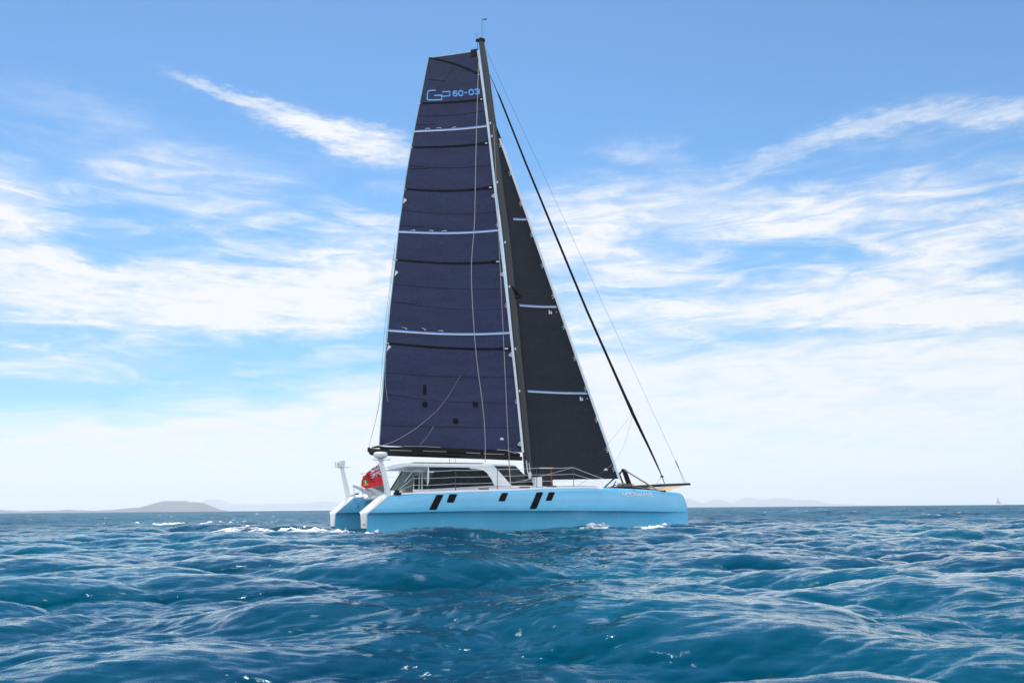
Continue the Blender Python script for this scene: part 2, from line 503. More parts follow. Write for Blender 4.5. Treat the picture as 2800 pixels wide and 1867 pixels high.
for cx, cy, rx, ry, k in [(-27.5, 69.5, 4.0, 1.5, 1.15), (-23.5, 70.6, 3.6, 1.3, 1.1), (-19.5, 71.2, 3.4, 1.1, 1.0), (-33.0, 74.0, 3.0, 1.8, 0.6), (-40.5, 75.0, 1.5, 1.2, 0.5),
                          (22.0, 160, 4.0, 7.0, 0.9), (46.0, 150, 4.0, 6, 0.8), (60, 190, 5, 9, 0.8), (40.0, 78, 2.0, 1.6, 0.6), (17, 53, 1.1, 0.8, 0.5),
                          (-9.0, 24.0, 1.1, 0.5, 0.5)]:
    foam = np.maximum(foam, spot(cx, cy, rx, ry, k, False))
crest = sstep(JJ, 0.80, 1.25) * sstep(H, 0.05, 0.25)
foam_c = crest * 0.75 * sstep(Rr, 25, 60)
rs = np.random.RandomState(5)
lump, _, _, _ = sample(bands[1][0], X0 * 2.3, Y0 * 2.3, 0.9)
lump2, _, _, _ = sample(bands[2][0], X0, Y0, 1.3)
near_hull = (1 - sstep(np.abs(np.abs(YB) - 3.3), 0.9, 2.6)) * (1 - sstep(np.abs(XB - 9), 9.5, 12))
H = H * (1 - 0.45 * near_hull)
H += 0.05 * np.maximum(0, foam) * (np.hypot(X0, Y0) > 15)
foam = np.maximum(foam, foam_c)
V = np.stack([FX, FY, H], 1).astype(np.float32)
V = np.concatenate([V, np.array([[0, 0, 0]], np.float32)])
idx = np.arange(nr * na).reshape(nr, na)
a = idx[:-1, :]; b = idx[1:, :]
quad = np.stack([a, b, np.roll(b, -1, 1), np.roll(a, -1, 1)], -1).reshape(-1, 4)
tri = np.stack([np.full(na, nr * na), idx[0], np.roll(idx[0], -1)], -1)
me = bpy.data.meshes.new("sea")
nq, ntr = len(quad), len(tri)
me.vertices.add(len(V)); me.vertices.foreach_set('co', V.ravel())
me.loops.add(nq * 4 + ntr * 3)
me.loops.foreach_set('vertex_index', np.concatenate([quad.ravel(), tri.ravel()]).astype(np.int32))
me.polygons.add(nq + ntr)
me.polygons.foreach_set('loop_start', np.concatenate([np.arange(nq) * 4, nq * 4 + np.arange(ntr) * 3]).astype(np.int32))
me.update(calc_edges=True)
me.polygons.foreach_set('use_smooth', np.ones(nq + ntr, bool))
def attr(name, arr):
    at = me.attributes.new(name, 'FLOAT', 'POINT')
    at.data.foreach_set('value', np.concatenate([arr, [0.0]]).astype(np.float32))
attr('foam', foam)
attr('chop_lost', lod[1])
attr('ripple_lost', lod[2])
attr('swell_lost', lod[0])
sea = link(bpy.data.objects.new("sea", me))
tag(sea, kind='structure')

m, t = new_mat('sea_water')
geo = t.n('ShaderNodeNewGeometry')
pos = geo.outputs['Position']
foam_a = t.n('ShaderNodeAttribute', attribute_name='foam').outputs['Fac']
cl_a = t.n('ShaderNodeAttribute', attribute_name='chop_lost').outputs['Fac']
rl_a = t.n('ShaderNodeAttribute', attribute_name='ripple_lost').outputs['Fac']
sl_a = t.n('ShaderNodeAttribute', attribute_name='swell_lost').outputs['Fac']
def tilt(scale, aniso, amt, detail=2.0, rot=0.2):
    nz = t.noise(t.mapping(pos, rot=(0, 0, rot), scale=(aniso, 1, 1)), scale, detail, 0.6).outputs['Color']
    d = t.vec('MULTIPLY', t.vec('SUBTRACT', nz, (0.5, 0.5, 0.5)).outputs[0], (0.6, 1.0, 0.0)).outputs[0]
    nd = t.vec('SCALE', d)
    t.put(nd.inputs['Scale'], amt)
    return nd.outputs[0]
near_amt = t.math('SUBTRACT', 1.0, rl_a)
patch = t.rng(t.noise(pos, 0.35, 3.0).outputs['Fac'], 0.3, 0.7, 0.5, 1.3)
n1 = t.vec('ADD', tilt(130.0, 0.6, t.math('MULTIPLY', near_amt, 0.40), 2.0, 0.4), t.vec('ADD', tilt(15.0, 0.22, t.math('MULTIPLY', patch, 0.85), 5.0), tilt(4.5, 0.25, t.math('MULTIPLY', patch, 0.34), 3.0, -0.3)).outputs[0]).outputs[0]
n2 = tilt(5.0, 0.5, t.math('MULTIPLY', rl_a, 2.0), 4.0, -0.15)
n3 = tilt(0.9, 0.55, t.math('MULTIPLY', cl_a, 2.2), 3.0, 0.1)
n4 = tilt(0.12, 0.6, t.math('MULTIPLY', sl_a, 0.5), 2.0, 0.1)
nn = t.vec('ADD', t.vec('ADD', n1, n2).outputs[0], t.vec('ADD', n3, n4).outputs[0]).outputs[0]
nrm = t.vec('NORMALIZE', t.vec('ADD', geo.outputs['Normal'], nn).outputs[0]).outputs[0]
hue = t.noise(pos, 0.09, 3.0).outputs['Fac']
body = t.mix(t.rng(hue, 0.3, 0.7), (0.0001, 0.028, 0.066, 1), (0.0002, 0.076, 0.128, 1))
wat = t.n('ShaderNodeBsdfPrincipled', i_Base_Color=body, i_Roughness=t.math('ADD', 0.014, t.math('ADD', t.math('MULTIPLY', rl_a, 0.40), t.math('MULTIPLY', cl_a, 0.18))), i_IOR=1.333, i_Normal=nrm)
wat.inputs['Specular Tint'].default_value = (0.20, 0.80, 1.0, 1)
fnz = t.noise(t.mapping(pos, scale=(0.7, 1, 1)), 2.2, 8.0, 0.72, 0.5).outputs['Fac']
fm = t.rng(t.math('ADD', t.math('MULTIPLY', foam_a, 0.52), t.math('MULTIPLY', t.math('SUBTRACT', fnz, 0.5), 1.7)), 0.36, 0.60)
fm = t.math('MULTIPLY', fm, t.rng(foam_a, 0.02, 0.2))
white = t.n('ShaderNodeBsdfPrincipled', i_Base_Color=(0.86, 0.88, 0.90, 1), i_Roughness=0.75)
mx = t.n('ShaderNodeMixShader', i_0=fm, i_1=wat.outputs[0], i_2=white.outputs[0])
t.n('ShaderNodeOutputMaterial', i_Surface=mx.outputs[0])
me.materials.append(m)

# ------------------------------------------------------------------ far land
def land(name, dist, prof, depth, base, col, seed, px=2400.0):
    """prof: list of (image-like bearing offset x/f, height ratio) turned into metres at its distance"""
    xs = [p[0] for p in prof]; hs = [p[1] for p in prof]
    rr = random.Random(seed)
    n = 160
    rows_ = []
    lat = np.linspace(xs[0], xs[-1], n)
    ph = [rr.uniform(0, 6.28) for _ in range(12)]
    for j in range(15):
        q = j / 14 * 2 - 1
        row = []
        for i, x in enumerate(lat):
            h0 = interp(x, xs, hs)
            e = (1 - abs(q) ** 1.3)
            gl = 1 + 0.10 * math.sin(x * 0.021 + ph[0] + 2 * q) * (1 - e) + 0.07 * math.sin(x * 0.05 + ph[1] - 3 * q) * (1 - e) + 0.05 * math.sin(x * 0.11 + ph[2]) * (1 - e)
            row.append((x, dist + q * depth / 2, base + h0 * e * gl))
        rows_.append(row)
    mb = MB()
    mb.grid(rows_)
    o = mb.build(name, col, None, True, 60)
    tag(o, kind='structure')
    return o
mland = paint('volcanic_slope', (0.045, 0.045, 0.070), 0.9, 0.3, 0.006)
msand = paint('pale_sand', (0.62, 0.52, 0.38), 0.9, 0.15, 0.01)
def prof(pts, horizon, dist):
    return [((x - 1400) / 2400 * dist, max(0, (horizon - y)) / 2400 * dist) for x, y in pts]
def zz(pts):        # readings taken in an enlargement of the left coast
    return [(x / 3.36, 1300 + y / 3.36) for x, y in pts]
land('hills', 6000, prof(zz([(-300, 322), (-120, 300), (-40, 288), (10, 290), (66, 318), (90, 315), (130, 297), (180, 316), (300, 312), (410, 304), (470, 314), (500, 303), (560, 314), (680, 298),
     (770, 312), (805, 303), (850, 314), (1010, 305), (1150, 302), (1280, 284), (1340, 297), (1440, 265), (1535, 230), (1745, 230), (1762, 240), (1870, 243), (1900, 258), (1940, 285), (2006, 328)]), 1397.3, 6000), 900, -2, mland, 3)
land('hills', 5900, prof(zz([(640, 327), (660, 322), (1100, 322), (1160, 327)]), 1397.3, 5900), 60, -1, msand, 4)
land('hills', 18500, prof(zz([(1700, 300), (1890, 245), (1920, 222), (2050, 220), (2100, 240), (2170, 265), (2400, 268), (2800, 262), (3000, 245), (3200, 272), (3500, 290)]), 1397.3, 18500), 1200, -3, mland, 5)
land('hills', 17500, prof(zz([(2130, 327), (2180, 320), (3000, 317), (4400, 318)]), 1397.3, 17500), 120, -2, msand, 6)
def zr(pts):        # the same, right coast
    return [(1850 + x / 2.476, 1320 + y / 2.476) for x, y in pts]
def flat(pts):      # its skyline measured above a horizon that drops to the right
    return [(x, 1390 - (1390 - 0.0083 * (x - 1400) + 1.5 - y)) for x, y in pts]
land('hills', 16500, prof(flat(zr([(-420, 140), (-250, 118), (-60, 122), (60, 108), (140, 140), (180, 132), (212, 114), (275, 115), (330, 138), (370, 152), (480, 150), (530, 118), (650, 105), (725, 109), (762, 122), (820, 115), (900, 118), (965, 140), (1150, 149), (1400, 152)])), 1390, 16500), 1200, -3, mland, 7)
land('hills', 19000, prof(flat(zr([(300, 150), (360, 130), (430, 103), (500, 108), (560, 125), (700, 140)])), 1390, 19000), 1200, -3, mland, 8)

# ------------------------------------------------------------------ catamaran
cat = bpy.data.objects.new('sailing_catamaran', None)
cat.location = BOAT_O
cat.rotation_euler = (0, 0, BOAT_TH)
link(cat)
tag(cat, 'long light blue sailing catamaran with a navy mainsail, charcoal jib and white cabin', 'catamaran')

SZU = [0, 1.16, 2.26, 3.45, 4.97, 7.07, 9.15, 11.5, 12.4, 12.95, 13.64, 14.33, 15.82, 16.7, 17.5, 18.3]
SZZ = [1.84, 1.86, 1.93, 1.96, 2.03, 2.08, 2.17, 2.22, 2.20, 2.13, 2.09, 2.07, 2.00, 1.97, 1.92, 1.84]
def zs(u): return interp(u, SZU, SZZ)
def zc(u): return interp(u, [0, 2.2, 5, 11.4, 14, 16.35, 18.3], [0.97, 0.99, 1.02, 0.98, 0.94, 0.89, 0.86])
def bC(u):
    b_ = 0.82 + 0.05 * min(1, u / 2.5)
    if u > 9.5:
        b_ *= max(0.035, 1 - ((u - 9.5) / 8.85) ** 2.3)
    return b_
def bL(u):
    b_ = 0.40 + 0.08 * min(1, u / 3.0)
    if u > 7.5:
        b_ *= max(0.03, 1 - ((u - 7.5) / 10.85) ** 1.9)
    return min(b_, bC(u) * 0.96)
def half_profile(u):
    c_, l_, s_, k_ = bC(u), bL(u), zs(u), zc(u)
    return [(0, -0.55), (0.65 * l_, -0.46), (0.95 * l_, -0.15), (l_ * 1.05, 0.25), (l_ * 1.22, 0.6), (min(l_ * 1.48, c_ * 0.93), k_ - 0.06), (min(l_ * 1.52, c_ * 0.94), k_ - 0.03), (c_ * 1.015, k_ - 0.018), (c_ * 1.02, k_),
            (c_ * 1.018, k_ + 0.22), (c_ * 1.012, k_ + 0.5), (c_ * 0.992, s_ - 0.26), (c_ * 0.958, s_ - 0.17), (c_ * 0.905, s_ - 0.095), (c_ * 0.835, s_ - 0.037), (c_ * 0.76, s_ + 0.0), (c_ * 0.45, s_ + 0.03), (0, s_ + 0.045)]
def u_at(un, z):
    us = interp(z, [-0.6, 0.965, 1.84, 1.95], [0, 0, 1.04, 1.14])
    ub = interp(z, [-0.6, 0.3, 1.07, 1.40, 1.62, 1.78, 1.88, 1.95], [18.34, 18.31, 18.27, 18.2, 18.1, 17.98, 17.78, 17.55])
    if un < 3: return us + (3 - us) * un / 3
    if un > 16: return 16 + (ub - 16) * (un - 16) / 2.3
    return un
ST = [0, 0.15, 0.4, 0.8, 1.3, 2, 3] + [3 + 0.5 * k for k in range(1, 20)] + [12.75, 13.0, 13.25, 13.6, 14, 14.5, 15, 15.5, 16, 16.4, 16.8, 17.2, 17.5, 17.75, 17.95, 18.1, 18.2, 18.27, 18.3]
def hull_rows(vc):
    res = []
    for un in ST:
        hp = half_profile(un)
        row = [(u_at(un, z), vc - d, z) for d, z in hp] + [(u_at(un, z), vc + d, z) for d, z in reversed(hp[1:-1])]
        res.append(row)
    return res
def hull_side(u, z, vc=-3.3):
    hp = half_profile(u)
    zz_ = [p[1] for p in hp[8:14]]; dd = [p[0] for p in hp[8:14]]
    return vc - interp(z, zz_, dd)
LET = {'M': (0.235, [[(0, 0), (0.04, 1), (.5, .12), (.96, 1), (1, 0)]]), 'O': (0.17, [[(0.08, 0), (0.92, 0), (1, .1), (1, .9), (.92, 1), (0.08, 1), (0, .9), (0, .1), (0.08, 0)]]),
       'N': (0.17, [[(0, 0), (0, 1), (1, 0), (1, 1)]]), 'W': (0.24, [[(0, 1), (.25, 0), (.5, .85), (.75, 0), (1, 1)]]),
       'A': (0.19, [[(0, 0), (.5, 1), (1, 0)], [(.22, .3), (.78, .3)]]), 'V': (0.18, [[(0, 1), (.5, 0), (1, 1)]]), 'E': (0.14, [[(1, 0), (0, 0), (0, 1), (1, 1)], [(0, .5), (.85, .5)]])}
PORTS = [[(3.28, 1.79), (3.64, 1.79), (3.27, 1.07), (2.89, 1.07)], [(3.95, 1.82), (4.34, 1.82), (4.16, 1.41), (3.78, 1.41)], [(6.70, 1.88), (7.04, 1.88), (6.85, 1.46), (6.49, 1.46)],
         [(8.62, 1.91), (8.98, 1.91), (8.57, 1.07), (8.19, 1.07)], [(9.30, 1.91), (9.64, 1.91), (9.44, 1.48), (9.10, 1.48)]]
def rounded(poly, r=0.055):
    res = []
    n = len(poly)
    for i in range(n):
        p, a_, b_ = Vector(poly[i]), Vector(poly[i - 1]), Vector(poly[(i + 1) % n])
        d0, d1 = (a_ - p).normalized(), (b_ - p).normalized()
        for k in range(4):
            q = k / 3
            res.append(tuple((p + d0 * r).lerp(p, q).lerp(p.lerp(p + d1 * r, q), q)))
    return res
for vc in (-3.3, 3.3):
    mb = MB()
    mb.grid(hull_rows(vc), 0, True)
    rws = hull_rows(vc)
    hull = mb.build('hull', MT['hull'], cat, True, 28)
    # stern: white stepped face, raised rims
    n_h = len(half_profile(0))
    r0 = rws[0]
    sb, pt = r0[:n_h], [r0[0]] + list(reversed(r0[n_h:])) + [r0[n_h - 1]]
    tr = MB()
    sel = [k for k in range(3, n_h) if k not in (6, 7)]
    face = []
    for k in sel:
        p, q = Vector(sb[k]), Vector(pt[k])
        face.append([p + Vector((-0.012, 0, 0)), p.lerp(q, 0.10) + Vector((-0.012, 0, 0)), p.lerp(q, 0.13) + Vector((0.02, 0, -0.01)), p.lerp(q, 0.87) + Vector((0.02, 0, -0.01)), p.lerp(q, 0.90) + Vector((-0.012, 0, 0)), q + Vector((-0.012, 0, 0))])
    tr.grid(face)
    tr.build('transom', MT['white'], hull, True, 20)
    stp = MB()
    for k, zst in enumerate((0.42,)):
        us = u_at(0, zst)
        stp.box((us + 0.09, vc, zst), (0.24, 0.62, 0.03))
    stp.build('stern_step', MT['brown'] if vc < 0 else MT['offwhite'], hull, False)
    rim = MB()
    for side in (sb, pt):
        pts = [(p[0] - 0.02, p[1] + (0.01 if side is sb else -0.01) * 1, p[2]) for k, p in enumerate(side) if 3 <= k <= 13 and k not in (6, 7)]
        rim.tube(pts, 0.035, 6)
    rim.build_each('transom_rim', MT['white'], hull, True, 60)
    # white side deck, carried onto the blue shoulder to paint in its sunlit edge
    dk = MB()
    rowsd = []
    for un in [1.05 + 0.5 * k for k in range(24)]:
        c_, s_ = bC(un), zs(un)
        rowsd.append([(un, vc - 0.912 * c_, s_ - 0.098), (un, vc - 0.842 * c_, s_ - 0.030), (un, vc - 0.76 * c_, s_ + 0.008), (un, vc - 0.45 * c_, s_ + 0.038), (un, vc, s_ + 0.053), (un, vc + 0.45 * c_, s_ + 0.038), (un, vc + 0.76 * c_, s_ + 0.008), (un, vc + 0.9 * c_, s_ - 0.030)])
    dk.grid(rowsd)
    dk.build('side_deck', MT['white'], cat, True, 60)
    sg = -1 if vc < 0 else 1
    for poly in PORTS:
        pm = MB()
        mid = sum(u for u, _ in poly) / 4
        vv = vc + sg * (bC(mid) * 1.024)
        pm.prism(rounded(poly), vv, vv - sg * 0.05)
        pm.build('portlight', MT['blackgloss'], hull, False)
# name on the bow
nm = MB()
x = 13.70
for ch in 'MOONWAVE':
    wd, st = LET[ch]
    wd *= 1.06
    for s_ in st:
        nm.ribbon([(x + px * wd, 1.715 + py * 0.175 - (x - 13.7) * 0.008) for px, py in s_], 0.038, lambda u, z: (u, hull_side(u, z) - 0.022, z), 0, 0.05)
    x += wd + 0.062
nm.build('name_lettering', MT['white'], cat, False)

# bridge deck, beams
mb = MB()
mb.grid([[(2.4, v, z) for v, z in ((-2.6, 1.05), (2.6, 1.05), (2.6, 1.92), (-2.6, 1.92))], [(2.2, v, z) for v, z in ((-2.6, 1.3), (2.6, 1.3), (2.6, 1.95), (-2.6, 1.95))][:4],
         ], 0, True)
mb = MB()
sec = []
for u, zb, zt in ((1.9, 1.45, 1.80), (2.3, 1.15, 1.92), (4, 0.98, 1.97), (9, 1.0, 2.12), (11.5, 1.25, 2.18), (12.6, 1.75, 2.16)):
    sec.append([(u, -2.62, zb), (u, 2.62, zb), (u, 2.62, zt), (u, -2.62, zt)])
mb.grid(sec, 0, True)
mb.f.append((0, 1, 2, 3)); mb.m.append(0)
n_ = len(mb.v)
mb.f.append((n_ - 4, n_ - 3, n_ - 2, n_ - 1)); mb.m.append(0)
mb.build('bridge_deck', MT['white'], cat, True, 30)
mb = MB()
mb.tube([(1.62, v, 1.70) for v in (-2.6, 0, 2.6)], 0.16, 12, squash=(1.2, 0.9))
mb.build('stern_beam', MT['offwhite'], cat)
mb = MB()
mb.tube([(16.55, -2.98, 1.97), (16.55, -1.5, 2.13), (16.55, 0, 2.22), (16.55, 1.5, 2.13), (16.55, 2.98, 1.97)], [0.09, 0.12, 0.14, 0.12, 0.09], 10, squash=(1.25, 1))
mb.build('bow_beam', MT['black'], cat)
mb = MB()
mb.tube([(13.0, 0, 2.10), (16.6, 0, 2.27), (18.7, 0, 2.385), (20.88, 0, 2.47)], [0.07, 0.095, 0.085, 0.068], 10)
sprit = mb.build('bowsprit', MT['carbon'], cat)
for sg in (-1, 1):
    mb = MB()
    mb.grid([[Vector((16.75, 0, 2.18)).lerp(Vector((20.45, 0, 2.36)), k / 8) for k in range(9)],
             [Vector((16.70, sg * 1.5, 2.06)).lerp(Vector((18.6, sg * 1.5, 2.14)), k / 8) for k in range(9)],
             [Vector((16.65, sg * 2.95, 1.95)).lerp(Vector((17.25, sg * 3.05, 1.90)), k / 8) for k in range(9)]])
    mb.build('bow_net', MT['net'], cat)
    mb = MB()
    mb.tube([(16.26, 0, 3.30), (16.42, sg * 3.25, 2.03)], 0.045, 8)
    mb.build('beam_strut', MT['tanrope'] if sg < 0 else MT['carbon'], cat)
    mb = MB()
    mb.box((16.4, sg * 3.40, 1.985), (0.72, 0.36, 0.085))
    mb.build('deck_pad', MT['brown'], cat, bevel=0.02)
mb = MB()
mb.prism([(16.15, 3.33), (16.38, 3.31), (16.79, 2.28), (16.53, 2.28)], -0.09, 0.09)
mb.build('beam_post', MT['black'], cat, False)
mb = MB()
mb.tube([(16.18, 0, 3.30), (15.98, 0, 2.98)], 0.035, 6)
mb.tube([(16.00, 0, 2.95), (16.18, 0, 2.50), (16.25, 0, 2.32)], [0.05, 0.045, 0.05], 8)
mb.lathe((16.24, 0, 2.36), [(0.05, 0), (0.13, 0.02), (0.14, 0.07), (0.05, 0.10)], 12)
mb.tube([(15.72, 0, 2.62), (15.50, 0, 2.30)], 0.03, 6)
mb.build('jib_furler', MT['black'], cat)
rr = random.Random(4)
mb = MB()
for k in range(14):
    c0 = Vector((16.42 + rr.uniform(-0.5, 0.4), rr.uniform(-0.75, 0.9), 2.36 + rr.uniform(-0.04, 0.10)))
    pts = [c0 + Vector((0.42 * math.cos(q) * rr.uniform(.7, 1), 0.25 * math.sin(q), 0.07 * math.sin(2 * q + k))) for q in [j * 0.7 for j in range(8)]]
    mb.tube(pts, 0.014, 5)
mb.build('rope_coil', MT['tanrope'], cat)

# --- deckhouse
def vside(u): return -2.6 if u < 6.3 else min(-1.9, -2.6 + 0.30 * (u - 6.3))
house = bpy.data.objects.new('deckhouse', None)
link(house, cat)
mb = MB()
secs = []
for u, zt, th in ((1.20, 3.03, 0.05), (1.5, 3.13, 0.10), (2.0, 3.28, 0.14), (2.32, 3.36, 0.17), (3.2, 3.365, 0.18), (5.5, 3.365, 0.19), (6.5, 3.37, 0.21), (7.0, 3.385, 0.12), (8.0, 3.385, 0.11), (8.42, 3.36, 0.07), (8.52, 3.33, 0.03)):
    hv = -vside(u) + 0.03 - (0.10 if u < 1.6 else 0) - (0.06 if u > 8.3 else 0)
    prof_ = [(-hv + 0.02, zt - th), (-hv, zt - th * 0.7), (-hv, zt - th * 0.3), (-hv + 0.05, zt), (-hv * 0.6, zt + 0.02), (0, zt + 0.03), (hv * 0.6, zt + 0.02), (hv - 0.05, zt), (hv, zt - th * 0.3), (hv, zt - th * 0.7), (hv - 0.02, zt - th)]
    secs.append([(u, v, z) for v, z in prof_])
mb.grid(secs, 0, True)
mb.f.append(tuple(range(11))); mb.m.append(0)
n_ = len(mb.v)
mb.f.append(tuple(range(n_ - 11, n_))); mb.m.append(0)
mb.build('roof', MT['white'], house, True, 40)
mb = MB()
mb.box((4.55, 0, 3.402), (3.7, 5.0, 0.026))
mb.build('roof_panel', MT['carbon'], house, False)
for sg in (-1, 1):
    vs_ = (lambda u, s=sg: -s * vside(u))
    vi_ = (lambda u, s=sg: -s * (vside(u) + 0.06))
    vo_ = (lambda u, s=sg: -s * (vside(u) + 0.02))
    vg_ = (lambda u, s=sg: -s * (vside(u) + 0.04))
    mb = MB()
    mb.prism([(5.6, 3.20), (6.6, 3.22), (7.02, 3.285), (7.62, 2.78), (8.20, 2.27), (7.06, 2.27), (6.86, 2.60), (6.58, 2.92), (6.30, 3.07), (5.95, 3.11), (5.6, 3.125)], vs_, vi_)
    mb.build('pillar', MT['white'], house, False)
    mb = MB()
    mb.prism([(2.6, 1.93), (9.62, 2.10), (9.56, 2.30), (8.3, 2.285), (7.05, 2.285), (5.0, 2.18), (3.25, 2.08), (2.6, 2.07)], vs_, vi_)
    mb.build('side_wall', MT['white'], house, False)
    mb = MB()
    mb.prism([(3.78, 3.17), (3.27, 2.085), (5.0, 2.185), (7.05, 2.29), (6.85, 2.60), (6.57, 2.92), (6.30, 3.075), (5.95, 3.12), (5.0, 3.16)], vo_, vg_)
    mb.build('side_window', MT['window'], house, False)
    mb = MB()
    mb.prism([(7.06, 3.285), (8.44, 3.285), (9.54, 2.30), (8.22, 2.29), (7.64, 2.79)], vo_, vg_)
    mb.build('quarter_window', MT['window'], house, False)
    mb = MB()
    mb.tube([(8.44, -sg * -1.955 if False else sg * 1.955, 3.29), (9.56, sg * 1.915, 2.29)], 0.022, 6)
    mb.tube([(7.03, sg * 2.40, 3.29), (8.44, sg * 1.97, 3.288)], 0.014, 6)
    mb.build_each('window_frame', MT['black'], house)
    mb = MB()
    mb.prism([(2.02, 2.95), (2.70, 2.93), (2.58, 2.02), (1.44, 2.02)], sg * 2.58, sg * 2.565)
    scr = mb.build('side_screen', MT['clear'], house, False)
    mb = MB()
    mb.tube([(2.02, sg * 2.572, 2.96), (1.42, sg * 2.572, 2.00)], 0.032, 6)
    mb.build('screen_edge', MT['black'], scr)
mb = MB()
mb.grid([[(8.44, -1.93, 3.28), (8.52, 0, 3.29), (8.44, 1.93, 3.28)], [(9.56, -1.9, 2.29), (9.66, 0, 2.29), (9.56, 1.9, 2.29)]])
mb.build('windscreen', MT['window'], house)
mb = MB()
mb.grid([[(9.56, -1.9, 2.29), (9.66, 0, 2.29), (9.56, 1.9, 2.29)], [(9.66, -1.9, 2.05), (9.76, 0, 2.05), (9.66, 1.9, 2.05)]])
mb.build('front_wall', MT['white'], house)
mb = MB()
mb.box((3.42, 0, 2.56), (0.06, 5.0, 1.27))
blk = mb.build('bulkhead', MT['white'], house, False)
for v0, v1 in ((-2.35, -1.75), (-1.45, -1.25), (-1.0, -0.35), (0.1, 1.0)):
    mb = MB()
    mb.box((3.38, (v0 + v1) / 2, 2.52), (0.025, v1 - v0, 1.02))
    mb.build('door_pane', MT['blackgloss'], blk, False)
for q in (5.5, 5.95):
    mb = MB()
    mb.box((q, -0.9, 2.35), (0.09, 0.5, 0.6))
    mb.box((q + 0.22, -0.9, 2.15), (0.42, 0.5, 0.10))
    mb.tube([(q + 0.2, -0.9, 1.9), (q + 0.2, -0.9, 2.15)], 0.05)
    mb.build('helm_seat', MT['black'], house, bevel=0.03)
mb = MB()
mb.box((7.2, 0, 2.25), (0.7, 3.2, 0.35))
mb.build('dashboard', MT['inside'], house, bevel=0.04)
mb = MB()
mb.box((9.67, -2.0, 2.46), (0.40, 0.5, 0.55))
mb.build('deck_locker', MT['white'], cat, bevel=0.03)
mb = MB()
mb.box((10.73, -1.0, 2.77), (0.74, 0.05, 0.96))
hb = mb.build('halyard_bag', MT['carbon'], cat, False)
mb = MB(); mb.box((10.73, -1.03, 3.28), (0.80, 0.06, 0.04)); mb.build('bag_hem', MT['white'], hb, False)
mb = MB(); mb.tube([(10.98, -1.04, 3.25), (11.02, -1.04, 2.32)], 0.016, 6); mb.build('bag_lashing', MT['red'], hb)

# --- guard rails
for sg in (-1, 1):
    rail = bpy.data.objects.new('guard_rail', None)
    link(rail, cat)
    us = [2.13, 4.34, 6.56, 8.74, 10.86]
    vv = [sg * (3.3 + 0.72 * bC(u)) for u in us]
    for u, v in zip(us, vv):
        mb = MB()
        mb.tube([(u, v, zs(u) - 0.02), (u, v, zs(u) + 0.97)], 0.017, 6)
        mb.lathe((u, v, zs(u) - 0.03), [(0.05, 0), (0.05, 0.04), (0.02, 0.07)], 10)
        mb.build('stanchion', MT['darkwire'], rail)
    for fr, r in ((1.0, 0.013), (0.66, 0.011), (0.33, 0.011)):
        mb = MB()
        pts = [(u, v, zs(u) + 0.97 * fr) for u, v in zip(us, vv)]
        end = {1.0: (13.6, sg * 3.75, 2.36), 0.66: (13.25, sg * 3.75, 2.33), 0.33: (12.85, sg * 3.75, 2.30)}[fr]
        aft = {1.0: (1.75, sg * 3.9, 2.40), 0.66: (1.42, sg * 3.9, 2.02), 0.33: (1.40, sg * 3.9, 1.98)}[fr]
        allp = [aft] + pts + [end]
        full = []
        for p, q in zip(allp[:-1], allp[1:]):
            p, q = Vector(p), Vector(q)
            for k in range(6):
                s_ = k / 6
                w_ = p.lerp(q, s_)
                w_.z -= 0.025 * 4 * s_ * (1 - s_)
                full.append(w_)
        full.append(Vector(end))
        mb.tube(full, r, 6)
        mb.build('guard_wire', MT['steel'], rail)
    mb = MB()
    mb.tube([(8.0, sg * 3.9, 2.47), (10.86, sg * 3.88, 3.17)], 0.010, 5)
    mb.tube([(7.3, sg * 3.9, 2.36), (9.0, sg * 3.6, 2.68)], 0.010, 5)
    mb.build_each('gate_line', MT['rope'], rail)
    for u0, u1, mtl in ((1.69, 2.14, 'brown'), (5.58, 6.08, 'brown'), (7.80, 8.33, 'brown'), (9.32, 9.82, 'brown')):
        mb = MB()
        um = (u0 + u1) / 2
        mb.box((um, sg * (3.3 + 0.70 * bC(um)), zs(um) + 0.03), (u1 - u0, 0.22, 0.07))
        mb.build('deck_pad', MT[mtl], cat, bevel=0.02)
    mb = MB()
    mb.lathe((1.40, sg * 3.86, 1.80), [(0.06, 0), (0.15, 0.03), (0.11, 0.10), (0.11, 0.16), (0.14, 0.19), (0.05, 0.22)], 16)
    mb.box((1.36, sg * 4.06, 1.84), (0.36, 0.10, 0.10))
    mb.build('winch', MT['black'], cat)

